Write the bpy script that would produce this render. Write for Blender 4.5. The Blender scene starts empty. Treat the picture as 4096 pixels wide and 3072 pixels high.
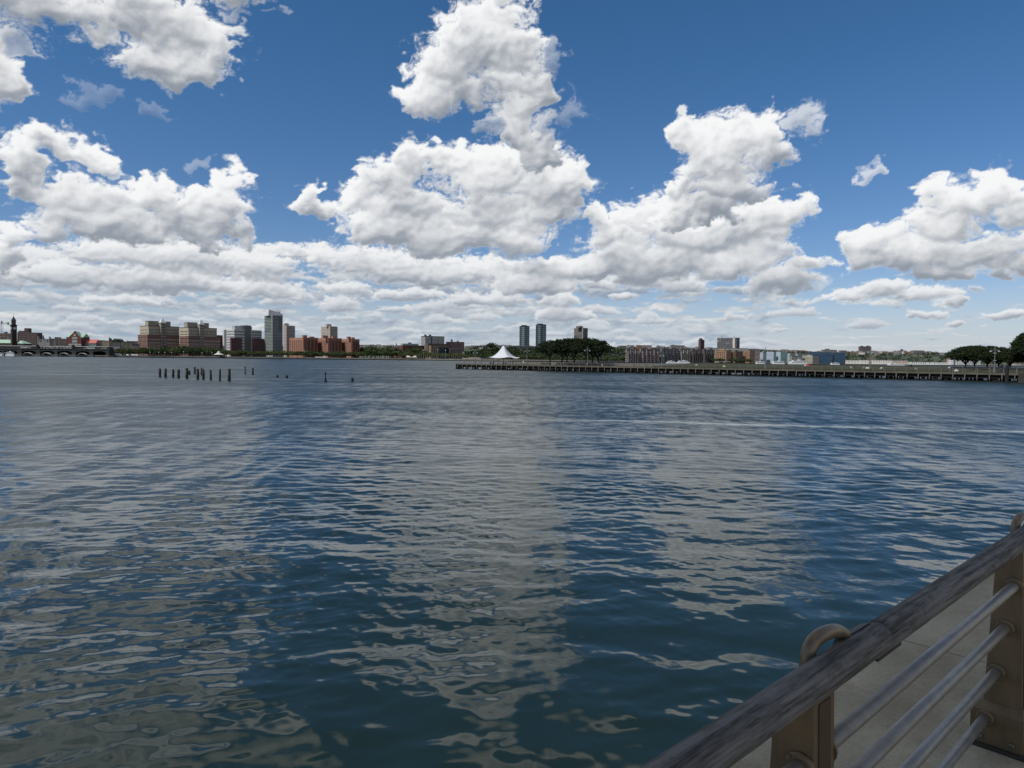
import bpy, math, random
import numpy as np
from mathutils import Vector, Matrix
random.seed(7)
scene=bpy.context.scene
COL=bpy.context.scene.collection
HC=4.6                       # eye height above the river
SUN_AZ,SUN_EL=-124.0,50.0
F=2840.0; CX=2048.0; CY=1536.0
PITCH=math.atan(102.5/2840.0); ROLL=math.atan(0.0105)
# camera axes (world X right, Y forward, Z up)
def cam_axes():
    f=np.array([0,math.cos(PITCH),-math.sin(PITCH)]); u=np.array([0,math.sin(PITCH),math.cos(PITCH)]); r=np.array([1.0,0,0])
    c,s=math.cos(ROLL),math.sin(ROLL)
    return r*c+u*s, u*c-r*s, f
CR,CU,CF=cam_axes()
def ray(px,py):
    d=CF+CR*((px-CX)/F)-CU*((py-CY)/F)
    return d/np.linalg.norm(d)
def azel(px,py):
    d=ray(px,py); return math.degrees(math.atan2(d[0],d[1])), math.degrees(math.asin(d[2]))

def vnoise(x,y,seed,n=256):
    rng=np.random.RandomState(seed); g=rng.rand(n,n).astype(np.float32)*6.2831853
    gx=np.cos(g); gy=np.sin(g)
    xi=np.floor(x); yi=np.floor(y); fx=(x-xi).astype(np.float32); fy=(y-yi).astype(np.float32)
    xi=xi.astype(np.int32)%n; yi=yi.astype(np.int32)%n; x1=(xi+1)%n; y1=(yi+1)%n
    u=fx*fx*fx*(fx*(fx*6-15)+10); v=fy*fy*fy*(fy*(fy*6-15)+10)
    a=gx[yi,xi]*fx+gy[yi,xi]*fy
    b=gx[yi,x1]*(fx-1)+gy[yi,x1]*fy
    c=gx[y1,xi]*fx+gy[y1,xi]*(fy-1)
    d=gx[y1,x1]*(fx-1)+gy[y1,x1]*(fy-1)
    return (a+(b-a)*u)*(1-v)+(c+(d-c)*u)*v
def fbm(x,y,seed,octs,gain=0.5,lac=2.03,billow=False):
    s=0;a=1.0;t=0
    for o in range(octs):
        v=vnoise(x,y,seed+o)*1.5
        if billow: v=1-np.abs(v)*2.2
        s=s+a*v; t+=a; a*=gain; x=x*lac+17.3; y=y*lac-9.1
    return s/t
def sstep(a,b,x):
    t=np.clip((x-a)/(b-a),0,1); return t*t*(3-2*t)

# cumulus lobes: centre x, centre y, radius x, radius y, weight   (directions quoted as degrees after conversion)
LOBES_PX=[
(150,25,150,50,.9,0),(300,40,150,60,1,0),(400,70,120,75,1,0),(330,135,100,60,1,0),(430,150,70,50,1,0),(470,110,55,60,.8,0),(60,-10,110,50,.8,0),(500,15,40,25,.3,0),(430,-60,170,60,1,0),(250,-70,180,60,1,0),
(10,180,55,60,1,0),(-20,120,60,60,.8,0),(40,100,40,40,.35,0),
(110,300,85,48,1,1),(185,340,55,40,1,1),(40,340,70,55,1,1),(50,395,70,40,.9,1),(238,370,25,13,.5,1),(90,275,50,25,.8,1),
(170,430,110,50,1,1),(300,430,90,45,1,1),(345,410,45,30,1,1),(420,460,90,55,1,1),(480,440,60,55,1,1),(505,395,42,38,.9,1),(250,485,170,45,1,1),(110,500,55,32,1,1),(450,505,90,40,1,1),(520,490,30,50,.7,1),
(10,510,45,40,1,1),(15,560,55,35,1,1),
(290,550,170,45,1,2),(420,560,160,45,1,2),(160,600,130,35,1,2),(90,590,60,30,.8,2),(560,580,90,45,.9,2),(340,610,200,35,1,2),(560,630,120,28,.9,2),
(1060,35,75,55,1,0),(1010,90,90,70,1,0),(960,150,80,70,1,0),(930,215,65,60,1,0),(1070,110,90,80,1,0),(1130,110,55,70,1,0),(1155,190,40,70,.8,0),(1100,180,60,60,.9,0),(1120,260,55,50,.9,0),(1060,270,35,30,.4,0),(1080,-10,40,30,.8,0),(1020,200,70,45,1,0),
(905,345,60,48,1,1),(850,385,75,50,1,1),(800,440,90,40,1,1),(690,448,65,26,1,1),(665,425,28,28,.8,1),(740,450,60,25,.9,1),(1000,365,70,55,1,1),(1060,380,95,60,1,1),(1160,340,60,50,1,1),(1180,400,90,65,1,1),(1235,375,40,42,1,1),(1080,460,140,65,1,1),(1180,455,60,50,1,1),(900,450,110,60,1,1),(840,500,110,45,1,1),(960,520,170,50,1,1),(1100,520,80,40,.9,1),
(800,570,130,45,1,2),(930,590,170,45,1,2),(700,560,50,30,.7,2),(1060,590,130,40,.9,2),
(1500,300,55,58,1,0),(1560,330,100,80,1,0),(1630,290,70,55,1,0),(1680,335,55,38,1,0),(1480,255,25,20,.6,0),(1570,400,80,50,1,0),(1550,450,60,40,1,0),(1480,410,40,45,.9,0),(1460,455,60,48,1,0),(1640,410,60,25,.7,0),
(1390,480,90,55,1,1),(1490,510,120,60,1,1),(1610,500,100,60,1,1),(1705,445,60,30,.8,1),(1660,470,70,40,1,1),(1285,470,40,35,.9,1),(1330,520,80,45,.9,1),(1220,580,120,40,1,1),(1380,570,140,50,1,1),(1540,575,150,40,1,1),(1690,610,90,35,1,1),(1740,570,55,22,.9,1),(1660,540,70,30,.7,1),(1140,615,100,30,.9,1),
(1740,262,55,42,.45,0),(1882,380,24,24,.45,0),
(2080,450,100,60,1,0),(2010,420,35,40,.8,0),(2150,425,80,55,1,0),(2010,490,90,50,1,0),(1890,520,75,42,1,0),(1960,560,110,45,1,0),(2080,540,120,50,1,0),(2220,460,80,60,1,0),(1860,560,40,40,.8,0),(2040,590,90,25,1,0),(2190,575,70,25,1,0),(2170,520,70,30,.9,0),
(2000,635,100,20,1,2),(2065,652,45,14,1,2),(1900,625,70,20,1,2),(2170,683,36,14,1,2),(2070,706,36,12,.9,2),(2010,680,40,11,.9,2),(1830,640,60,20,1,2),
(1235,250,34,46,.16,0),(430,362,36,18,.16,0),(340,248,30,14,.10,0),(615,28,16,12,.16,0),(180,205,60,25,.10,0),(1195,130,26,45,.2,0),(1130,300,60,50,1,0),(1165,330,50,45,1,0),(1110,240,55,50,1,0),(1190,290,26,50,.5,0),(2100,630,30,10,.5,0)]
def lobes():
    out=[]
    for x,y,rx,ry,w,L in LOBES_PX:
        X,Y=x*4096/2212,y*4096/2212
        a,e=azel(X,Y); a1,_=azel(X+rx*1.852,Y); _,e1=azel(X,Y-ry*1.852)
        out.append((a,e,abs(a1-a),abs(e1-e),w,L))
    # cloud outside the frame, seen only mirrored in the river
    out+=[(-33,31,9,6,1,0),(-40,24,8,8,1,0),(-24,35,9,5,1,0),(-38,38,9,6,.9,0),(-30,44,8,5,.9,0),(-48,12,8,8,1,0),(-46,30,6,8,1,0),(1,33,6,4,.9,0),(46,8,9,6,1,0),(52,20,8,5,.8,0),(24,44,6,4,.6,0),(40,36,7,4,.6,0)]
    return out

def puffs(x,y,seed,octs,gain,lac=2.1):
    s=0;a=1.0;t=0
    for o in range(octs):
        v=np.abs(vnoise(x,y,seed+o))*2.6
        s=s+a*v; t+=a; a*=gain
        x,y=x*lac*.94-y*lac*.34+7.3, x*lac*.34+y*lac*.94-3.1
    return s/t          # mean about 0.5, rounded bumps with creases

def small_lobes():
    rr=np.random.RandomState(99); out=[]
    for L,n,e0,e1,w0,w1 in ((3,150,.6,4.2,1.2,3.6),(4,90,3.2,8.2,1.8,4.6)):
        for i in range(n):
            a=rr.uniform(-60,60); e=rr.uniform(e0,e1)
            if a>13 and rr.rand()<.62+.2*(a>22): continue
            w=rr.uniform(w0,w1)*(.55+.09*e); h=w*rr.uniform(.13,.24)
            for k in range(rr.randint(1,4)):
                out.append((a+rr.uniform(-.8,.8)*w*.7*(k>0),e+rr.uniform(-.1,.35)*h*(k>0),w*rr.uniform(.45,1)*.5*(1 if k else 1.3),h*rr.uniform(.7,1.2),1,L))
    return out
def make_sky(az0=-60,az1=60,el0=-1.0,el1=50,step=0.07):
    na=int((az1-az0)/step)+1; ne=int((el1-el0)/step)+1
    A,E=np.meshgrid(np.linspace(az0,az1,na).astype(np.float32),np.linspace(el0,el1,ne).astype(np.float32))
    def blur(z,r):
        k=max(1,int(r/step))
        for ax in (0,1):
            c=np.cumsum(np.pad(z,[(k+1,k) if i==ax else (0,0) for i in (0,1)],mode='edge'),axis=ax)
            z=(np.take(c,range(2*k+1,c.shape[ax]),ax)-np.take(c,range(0,c.shape[ax]-2*k-1),ax))/(2*k+1)
        return z.astype(np.float32)
    def shade(dn,steps,k,sx,sy):
        acc=np.zeros_like(dn)
        for s in steps: acc+=np.roll(np.roll(dn,-int(round(s*sy/step)),0),int(round(s*sx/step)),1)
        return np.exp(-k*acc/len(steps))
    def col(b,lo=(.275,.31,.365),hi=(.95,.955,.96)):
        t=np.clip((b-.34)/.66,0,1)[...,None]
        return np.array(lo)*(1-t)+np.array(hi)*t
    def layer(L,sd0,A,E,ss=1.0,fs=1.0,flat=1.3):
        near=np.clip(E/9,0.30,1) if ss==1.0 else ss*np.ones_like(E)
        wx=(fbm(A*0.30*fs,E*0.42*fs,11+sd0,3)*2.0+fbm(A*1.1*fs,E*1.7*fs,31+sd0,4,.5)*.8)
        wy=(fbm(A*0.30*fs+50,E*0.42*fs+9,23+sd0,3)*1.5+fbm(A*1.1*fs+50,E*1.7*fs+9,43+sd0,4,.5)*.6)*(1 if ss==1.0 else .55)
        X=A+wx*near; Y=E+wy*near
        S=np.full(A.shape,-9,np.float32); wn=np.zeros_like(S); num=np.zeros_like(S); den=np.full_like(S,1e-6); hr=np.zeros_like(S)
        for a,e,ra,re,w,l in (lobes() if L<3 else small_lobes()):
            if l!=L: continue
            mk=(np.abs(A-a)<ra*2.2+3)&(np.abs(E-e)<re*2.2+3)
            if not mk.any(): continue
            r0,r1=np.where(mk.any(1))[0][[0,-1]]; c0,c1=np.where(mk.any(0))[0][[0,-1]]
            sl=(slice(r0,r1+1),slice(c0,c1+1))
            dy=(Y[sl]-e)/re; dy2=np.where(dy<0,dy*flat,dy)
            q=1-np.sqrt(((X[sl]-a)/ra)**2+dy2**2)/1.12
            q=np.where(q>0,q*(.55+.45*w),q)
            m=np.maximum(S[sl],q); mn=np.minimum(S[sl],q)
            S[sl]=m+0.05*np.exp(-(m-mn)/0.10)
            k=np.exp(np.clip(q,-1,1)*7)*(q>-.6)
            num[sl]+=k*np.clip(dy,-1.2,1.2); den[sl]+=k; hr[sl]+=k*re; wn[sl]+=k*w
        vert=num/den; hr=hr/den; wn=np.clip(.05+1.25*wn/den,0,1)
        S=np.clip(S,-1.5,1.2)
        no=6 if fs==1.0 else 4
        p1=puffs(X*.55*fs,Y*.80*fs*(1 if fs==1.0 else 1.5),61+sd0,no,.50)
        p2=puffs(X*1.9*fs+4,Y*2.7*fs,87+sd0,4 if fs==1.0 else 2,.5)
        fine=fbm(A*4.2+wx*.8,E*5.5+wy*.8,140+sd0,4,.62)
        fr=fbm(A*2.2+wx*1.5,E*2.6+wy*1.5,171+sd0,6,.66)
        ragg=sstep(-.25,.25,fbm(A*.14,E*.25,777+sd0,3))          # ragged here, smooth there
        dens=S*1.55+(p1-.48)*.58+(p2-.5)*(.08+.20*ragg)+fine*(.06+.15*ragg)
        D=sstep(-.06,0.36+.30*ragg,dens+fr*(.08+.14*ragg))
        pl=puffs(X*.55*fs,Y*.80*fs*(1 if fs==1.0 else 1.5),61+sd0,3,.42)
        sd=S*1.55+(pl-.48)*.58+(p2-.5)*.10
        L1=shade(np.clip(sd,0,.85),tuple(ss*v for v in (.3,.7,1.2,1.8,2.6,3.4,4.4)),3.0,.35,1.0)
        L0=shade(np.clip(dens,0,.5),(.1,.2,.35,.5,.7) if ss==1.0 else (.07,.14,.21),1.7,.35,1.0)
        Lb=shade(np.clip(sd,0,.6),tuple(ss*v for v in (.4,.8,1.3,1.9)),2.0,-.1,-1.0)      # how much cloud lies below: low at the base
        h=np.sqrt(np.clip(sd+.10,0.0,1.1))*np.clip(hr,.4,3)*.8+(pl-.5)*.7*near
        h=blur(blur(h,.2*ss),.2*ss)
        gy,gx=np.gradient(h,step)
        nn=1/np.sqrt(1+gx**2+gy**2)
        N=blur(np.clip((-.60*gy+.32*gx+.60)*nn,0,1),.10)
        thin=sstep(.50,.0,dens)
        big=fbm(A*.16,E*.34,301+sd0,3)
        core=sstep(.1,.7,sd)
        b=.51+.17*N+.44*L1+.17*(L0-.55)+.15*np.clip(vert,-1,1)-.26*core*(Lb-.32)+.26*big
        b=b+(.80-b)*.42*thin+fine*.03+(p2-.5)*.05
        b=np.clip(b,.34,1.0)
        b=.34+.66*sstep(-.05,1.02,(b-.34)/.66)**.9
        a=D*np.clip(.45+1.7*np.clip(dens,0,1),0,1)*wn
        return b,a,dens
    ne1=int((E[:,0]<26).sum())
    full=A.shape
    def put(res):
        b=np.full(full,.6,np.float32); a=np.zeros(full,np.float32); b[:ne1]=res[0]; a[:ne1]=res[1]; return b,a
    b0,a0,_=layer(0,0,A,E)
    B1=put(layer(1,700,A[:ne1],E[:ne1])); B2=put(layer(2,1500,A[:ne1],E[:ne1],.55,1.45,1.5))
    ne1=int((E[:,0]<13).sum())
    B4=put(layer(4,2300,A[:ne1],E[:ne1],.36,1.9,1.9)); ne1=int((E[:,0]<8).sum()); B3=put(layer(3,3100,A[:ne1],E[:ne1],.20,3.0,2.2))
    # ---- low layer: rows of flat stratocumulus
    lv=np.log(np.clip(E,-.9,60)+1.6)
    lv=lv+fbm(A*.30,lv*5,555,4,.55)*.05
    us=A/(np.clip(E,0,14)*.16+.55)
    n1=fbm(A*.20+us*.04,lv*7.5,101,6,.56)
    n2=puffs(A*1.0,lv*14,131,5,.6)
    cov=.19*sstep(10,5.5,E)-.34*sstep(13,26,A)+.16*sstep(3.5,.8,E)+.02
    cov=cov-1.1*sstep(6.5,11,E)
    dl=n1*1.2+(n2-.5)*.30+cov
    D2=sstep(-0.02,0.30,dl)
    L2=shade(np.clip(blur(dl,.1),0,.7)*1.5,(.07,.14,.21,.35,.5,.7),2.1,.05,1.0)
    n4=puffs(A*.42+9,lv*5.5,411,5,.5); n5=fbm(A*.10+4,lv*5,431,4,.5)
    gy3,_=np.gradient(blur(n4+.5*n2,.08),step)
    b3=np.clip(.42+.34*L2+n5*.40+(n4-.5)*.30-np.clip(gy3*(.3+E*.10),-.4,.4)*.10,.34,1.0)
    hz=sstep(5,0,E)
    hazec=np.array([.46,.56,.67])
    tint=np.array([.92,.965,1.0])
    C3=col(b3,(.29,.36,.46),(.90,.89,.86)); C3=C3*(1-.38*hz[...,None])+hazec*.38*hz[...,None]
    alpha=D2*.93; C=C3*alpha[...,None]
    for (b,a),hf in ((B3,.62),(B4,.42),(B2,.30),(B1,.18),((b0,a0),.10)):
        hh=(hf*sstep(14,1,E))[...,None]
        c=col(b)*(1-hh)+np.array([.45,.51,.59])*hh
        C=C*(1-a[...,None])+c*a[...,None]; alpha=alpha*(1-a)+a
    C=C/np.maximum(alpha,1e-4)[...,None]
    edge=sstep(60,54,np.abs(A))*sstep(50,45,E)
    alpha=alpha*edge
    v=.62*sstep(7,0,E)*sstep(60,50,np.abs(A))
    al=alpha+v*(1-alpha)
    C=(C*alpha[...,None]+hazec*(v*(1-alpha))[...,None])/np.maximum(al,1e-4)[...,None]
    return A,E,C.astype(np.float32),al.astype(np.float32)
# ------------------------------------------------------------------ helpers
def hdir(px,py=1400):
    r=ray(px,py); return r
def at_depth(px,py,D):
    """point of the ray (px,py) that lies D metres ahead (world Y)"""
    r=ray(px,py); k=D/r[1]; return (r[0]*k, D, HC+r[2]*k)
def zat(px,py,x,y):
    """height at which the sight line through (px,py) passes over the ground point x,y"""
    r=ray(px,py); k=math.hypot(x,y)/math.hypot(r[0],r[1]); return HC+r[2]*k

def tag(o,label=None,cat=None,group=None,kind=None):
    if label: o['label']=label
    if cat: o['category']=cat
    if group: o['group']=group
    if kind: o['kind']=kind
    return o
def empty(name,loc,rz=0,label=None,cat=None,group=None):
    o=bpy.data.objects.new(name,None); o.location=loc; o.rotation_euler=(0,0,rz); o.empty_display_size=.5
    COL.objects.link(o); return tag(o,label,cat,group)
def link(name,me,parent=None,loc=None,rz=0):
    o=bpy.data.objects.new(name,me); COL.objects.link(o)
    if parent: o.parent=parent
    if loc is not None: o.location=loc
    if rz: o.rotation_euler=(0,0,rz)
    return o
def copy_tree(o,parent=None):
    c=o.copy(); COL.objects.link(c)
    if parent is not None: c.parent=parent
    for ch in list(o.children): copy_tree(ch,c)
    return c

class MB:
    def __init__(s): s.v=[]; s.f=[]; s.uv=[]
    def face(s,pts,uvs=None):
        n=len(s.v); s.v+= [tuple(p) for p in pts]; s.f.append(tuple(range(n,n+len(pts))))
        s.uv+= list(uvs) if uvs else [(0.0,0.0)]*len(pts)
    def box(s,x0,x1,y0,y1,z0,z1,top=True,bot=False):
        W=x1-x0; L=y1-y0
        s.face([(x0,y0,z0),(x1,y0,z0),(x1,y0,z1),(x0,y0,z1)],[(0,z0),(W,z0),(W,z1),(0,z1)])
        s.face([(x0,y1,z0),(x0,y0,z0),(x0,y0,z1),(x0,y1,z1)],[(0,z0),(L,z0),(L,z1),(0,z1)])
        s.face([(x1,y0,z0),(x1,y1,z0),(x1,y1,z1),(x1,y0,z1)],[(0,z0),(L,z0),(L,z1),(0,z1)])
        s.face([(x1,y1,z0),(x0,y1,z0),(x0,y1,z1),(x1,y1,z1)],[(0,z0),(W,z0),(W,z1),(0,z1)])
        if top: s.face([(x0,y0,z1),(x1,y0,z1),(x1,y1,z1),(x0,y1,z1)])
        if bot: s.face([(x0,y1,z0),(x1,y1,z0),(x1,y0,z0),(x0,y0,z0)])
        return s
    def hexa(s,b,t):
        """b, t: four bottom and four top corners, same winding (ccw from above)"""
        for i in range(4):
            j=(i+1)%4; s.face([b[i],b[j],t[j],t[i]])
        s.face(t); s.face(b[::-1]); return s
    def pyramid(s,x0,x1,y0,y1,z0,z1,over=0):
        x0-=over;x1+=over;y0-=over;y1+=over
        a=((x0+x1)/2,(y0+y1)/2,z1); c=[(x0,y0,z0),(x1,y0,z0),(x1,y1,z0),(x0,y1,z0)]
        for i in range(4): s.face([c[i],c[(i+1)%4],a])
        s.face(c[::-1]); return s
    def gable(s,x0,x1,y0,y1,z0,z1,axis='x',over=.4):
        """pitched roof, ridge along axis"""
        if axis=='x':
            y0-=over;y1+=over; m=(y0+y1)/2
            s.face([(x0,y0,z0),(x1,y0,z0),(x1,m,z1),(x0,m,z1)]); s.face([(x1,y1,z0),(x0,y1,z0),(x0,m,z1),(x1,m,z1)])
            s.face([(x0,y1,z0),(x0,y0,z0),(x0,m,z1)]); s.face([(x1,y0,z0),(x1,y1,z0),(x1,m,z1)])
        else:
            x0-=over;x1+=over; m=(x0+x1)/2
            s.face([(x0,y1,z0),(x0,y0,z0),(m,y0,z1),(m,y1,z1)]); s.face([(x1,y0,z0),(x1,y1,z0),(m,y1,z1),(m,y0,z1)])
            s.face([(x0,y0,z0),(x1,y0,z0),(m,y0,z1)]); s.face([(x1,y1,z0),(x0,y1,z0),(m,y1,z1)])
        return s
    def tube(s,path,rad,n=10,caps=True):
        P=[Vector(p) for p in path]; R=rad if hasattr(rad,'__len__') else [rad]*len(P)
        rings=[]; up=None
        for i,p in enumerate(P):
            t=(P[min(i+1,len(P)-1)]-P[max(i-1,0)]).normalized()
            if up is None: up=Vector((0,0,1)) if abs(t.z)<.9 else Vector((1,0,0))
            a=t.cross(up).normalized(); b=a.cross(t).normalized(); up=b
            rings.append([p+(a*math.cos(2*math.pi*k/n)+b*math.sin(2*math.pi*k/n))*R[i] for k in range(n)])
        base=len(s.v)
        for r in rings: s.v+=[tuple(q) for q in r]
        for i in range(len(P)-1):
            for k in range(n):
                k2=(k+1)%n
                s.f.append((base+i*n+k,base+(i+1)*n+k,base+(i+1)*n+k2,base+i*n+k2)); s.uv+=[(k/n,i),(k/n,i+1),((k+1)/n,i+1),((k+1)/n,i)]
        if caps:
            s.f.append(tuple(base+k for k in range(n))); s.uv+=[(0,0)]*n
            e=base+(len(P)-1)*n; s.f.append(tuple(e+n-1-k for k in range(n))); s.uv+=[(0,0)]*n
        return s
    def lathe(s,c,prof,n=12):
        x,y=c; base=len(s.v)
        for r,z in prof: s.v+=[(x+r*math.cos(2*math.pi*k/n),y+r*math.sin(2*math.pi*k/n),z) for k in range(n)]
        for i in range(len(prof)-1):
            for k in range(n):
                k2=(k+1)%n; s.f.append((base+i*n+k,base+i*n+k2,base+(i+1)*n+k2,base+(i+1)*n+k)); s.uv+=[(0,0)]*4
        s.f.append(tuple(base+n-1-k for k in range(n))); s.uv+=[(0,0)]*n
        e=base+(len(prof)-1)*n; s.f.append(tuple(e+k for k in range(n))); s.uv+=[(0,0)]*n
        return s
    def mesh(s,name,mat,smooth=False):
        me=bpy.data.meshes.new(name); me.from_pydata(s.v,[],s.f)
        uv=me.uv_layers.new(name='UVMap'); uv.data.foreach_set('uv',np.array(s.uv,np.float32).ravel())
        if mat: me.materials.append(mat)
        if smooth: me.polygons.foreach_set('use_smooth',[True]*len(me.polygons))
        me.update(); return me
    def build(s,name,mat,parent=None,loc=None,rz=0,smooth=False):
        return link(name,s.mesh(name,mat,smooth),parent,loc,rz)

# ------------------------------------------------------------------ materials
_M={}
def nodes(name):
    m=bpy.data.materials.new(name); m.use_nodes=True; nt=m.node_tree; b=nt.nodes['Principled BSDF']; return m,nt,b
def N(nt,t,**kw):
    n=nt.nodes.new(t)
    for k,v in kw.items():
        if k in n.inputs.keys() if hasattr(n.inputs,'keys') else False: n.inputs[k].default_value=v
        else: setattr(n,k,v)
    return n
def mth(nt,op,a,b=None,c=None,clamp=False):
    n=nt.nodes.new('ShaderNodeMath'); n.operation=op; n.use_clamp=clamp
    for i,x in enumerate((a,b,c)):
        if x is None: continue
        if isinstance(x,(int,float)): n.inputs[i].default_value=x
        else: nt.links.new(x,n.inputs[i])
    return n.outputs[0]
def mixc(nt,f,a,b):
    n=nt.nodes.new('ShaderNodeMix'); n.data_type='RGBA'
    for s,x in ((0,f),(6,a),(7,b)):
        if isinstance(x,(int,float)): n.inputs[s].default_value=x
        elif isinstance(x,tuple): n.inputs[s].default_value=(x+(1,))[:4]
        else: nt.links.new(x,n.inputs[s])
    return n.outputs[2]
def noise(nt,vec,scale,detail=4,rough=.55):
    n=nt.nodes.new('ShaderNodeTexNoise'); n.inputs['Scale'].default_value=scale; n.inputs['Detail'].default_value=detail; n.inputs['Roughness'].default_value=rough
    if vec is not None: nt.links.new(vec,n.inputs['Vector'])
    return n.outputs[0]
def ramp(nt,x,a,b):
    n=nt.nodes.new('ShaderNodeMapRange'); n.inputs[1].default_value=a; n.inputs[2].default_value=b; nt.links.new(x,n.inputs[0]); return n.outputs[0]
def mat(name,color,rough=.8,var=.25,scale=.3,metal=0,spec=.3,fine=0,bump=0):
    if name in _M: return _M[name]
    m,nt,b=nodes(name); tc=nt.nodes.new('ShaderNodeTexCoord'); oi=nt.nodes.new('ShaderNodeObjectInfo')
    v=nt.nodes.new('ShaderNodeVectorMath'); v.operation='ADD'; nt.links.new(tc.outputs['Object'],v.inputs[0]); nt.links.new(oi.outputs['Location'],v.inputs[1])
    f=ramp(nt,noise(nt,v.outputs[0],scale,6,.6),.3,.7)
    lo=tuple(c*(1-var) for c in color); hi=tuple(min(1,c*(1+var)) for c in color)
    c=mixc(nt,f,lo,hi)
    nt.links.new(c,b.inputs['Base Color']); b.inputs['Roughness'].default_value=rough; b.inputs['Metallic'].default_value=metal
    b.inputs['Specular IOR Level'].default_value=spec
    if bump:
        bn=nt.nodes.new('ShaderNodeBump'); bn.inputs['Distance'].default_value=bump; bn.inputs['Strength'].default_value=1
        nt.links.new(noise(nt,tc.outputs['Object'],fine or scale*12,5,.6),bn.inputs['Height']); nt.links.new(bn.outputs[0],b.inputs['Normal'])
    _M[name]=m; return m
def facade(name,color,win=(.03,.035,.04),su=3.2,sz=3.1,fu=.5,fz=.5,var=.15,band=None,rough=.7):
    """wall with window openings laid out along its UVs (metres)"""
    if name in _M: return _M[name]
    m,nt,b=nodes(name); tc=nt.nodes.new('ShaderNodeTexCoord'); sp=nt.nodes.new('ShaderNodeSeparateXYZ'); nt.links.new(tc.outputs['UV'],sp.inputs[0])
    u=mth(nt,'FRACT',mth(nt,'DIVIDE',sp.outputs[0],su)); w=mth(nt,'FRACT',mth(nt,'DIVIDE',sp.outputs[1],sz))
    iu=mth(nt,'LESS_THAN',mth(nt,'ABSOLUTE',mth(nt,'SUBTRACT',u,.5)),fu/2); iw=mth(nt,'LESS_THAN',mth(nt,'ABSOLUTE',mth(nt,'SUBTRACT',w,.55)),fz/2)
    inside=mth(nt,'MULTIPLY',iu,iw)
    f=noise(nt,tc.outputs['Object'],.15,5,.6)
    lo=tuple(c*(1-var) for c in color); hi=tuple(c*(1+var) for c in color)
    wall=mixc(nt,ramp(nt,f,.35,.65),lo,hi)
    # each window differs a little (blinds, reflections)
    cu=nt.nodes.new('ShaderNodeTexWhiteNoise'); cu.noise_dimensions='2D'
    cv=nt.nodes.new('ShaderNodeCombineXYZ'); nt.links.new(mth(nt,'FLOOR',mth(nt,'DIVIDE',sp.outputs[0],su)),cv.inputs[0]); nt.links.new(mth(nt,'FLOOR',mth(nt,'DIVIDE',sp.outputs[1],sz)),cv.inputs[1]); nt.links.new(cv.outputs[0],cu.inputs['Vector'])
    wc=mixc(nt,mth(nt,'POWER',cu.outputs[0],4.0),win,tuple(min(1,x*2.5+.12) for x in win))
    c=mixc(nt,inside,wall,wc)
    if band:
        c=mixc(nt,mth(nt,'LESS_THAN',w,.16),c,band)
    nt.links.new(c,b.inputs['Base Color'])
    nt.links.new(mth(nt,'SUBTRACT',rough,mth(nt,'MULTIPLY',inside,rough-.15)),b.inputs['Roughness']); b.inputs['Specular IOR Level'].default_value=.3
    _M[name]=m; return m
def leafmat(name,color,var=.45):
    if name in _M: return _M[name]
    m,nt,b=nodes(name); g=nt.nodes.new('ShaderNodeNewGeometry'); oi=nt.nodes.new('ShaderNodeObjectInfo')
    n1=noise(nt,g.outputs['Position'],.22,3,.6)
    f=mth(nt,'ADD',mth(nt,'MULTIPLY',g.outputs['Random Per Island'],.55),mth(nt,'MULTIPLY',n1,.45))
    c=mixc(nt,f,tuple(x*(1-var) for x in color),tuple(x*(1+var) for x in color))
    c=mixc(nt,mth(nt,'MULTIPLY',oi.outputs['Random'],.45),c,(color[0]*1.5,color[1]*1.15,color[2]*.8))
    nt.links.new(c,b.inputs['Base Color']); b.inputs['Roughness'].default_value=.75; b.inputs['Specular IOR Level'].default_value=.15
    _M[name]=m; return m

GLASS=mat('window_glass',(.035,.045,.055),.12,.4,.9,spec=.6)
GLASSB=mat('blue_glass',(.03,.075,.13),.12,.4,.5,spec=.6)
DARK=mat('dark_parts_and_shade',(.012,.013,.015),.8,.3,.5)  # for dark parts, and where recess shade is put into the colour
ROOFG=mat('roof_gray',(.16,.16,.16),.9,.2,.1)
CONC=mat('pale_concrete',(.30,.29,.26),.85,.2,.2)
WHITE=mat('white_paint',(.62,.63,.64),.5,.08,.2)
BRICK=mat('red_brick',(.27,.10,.065),.85,.25,.3)
BROWN=mat('brown_brick',(.105,.050,.040),.85,.25,.3)
TAN=mat('tan_stone',(.33,.27,.20),.85,.15,.2)
COPPER=mat('green_copper',(.30,.44,.34),.7,.2,.3)
PALE=mat('pale_precast',(.42,.36,.31),.85,.12,.2)

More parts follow.
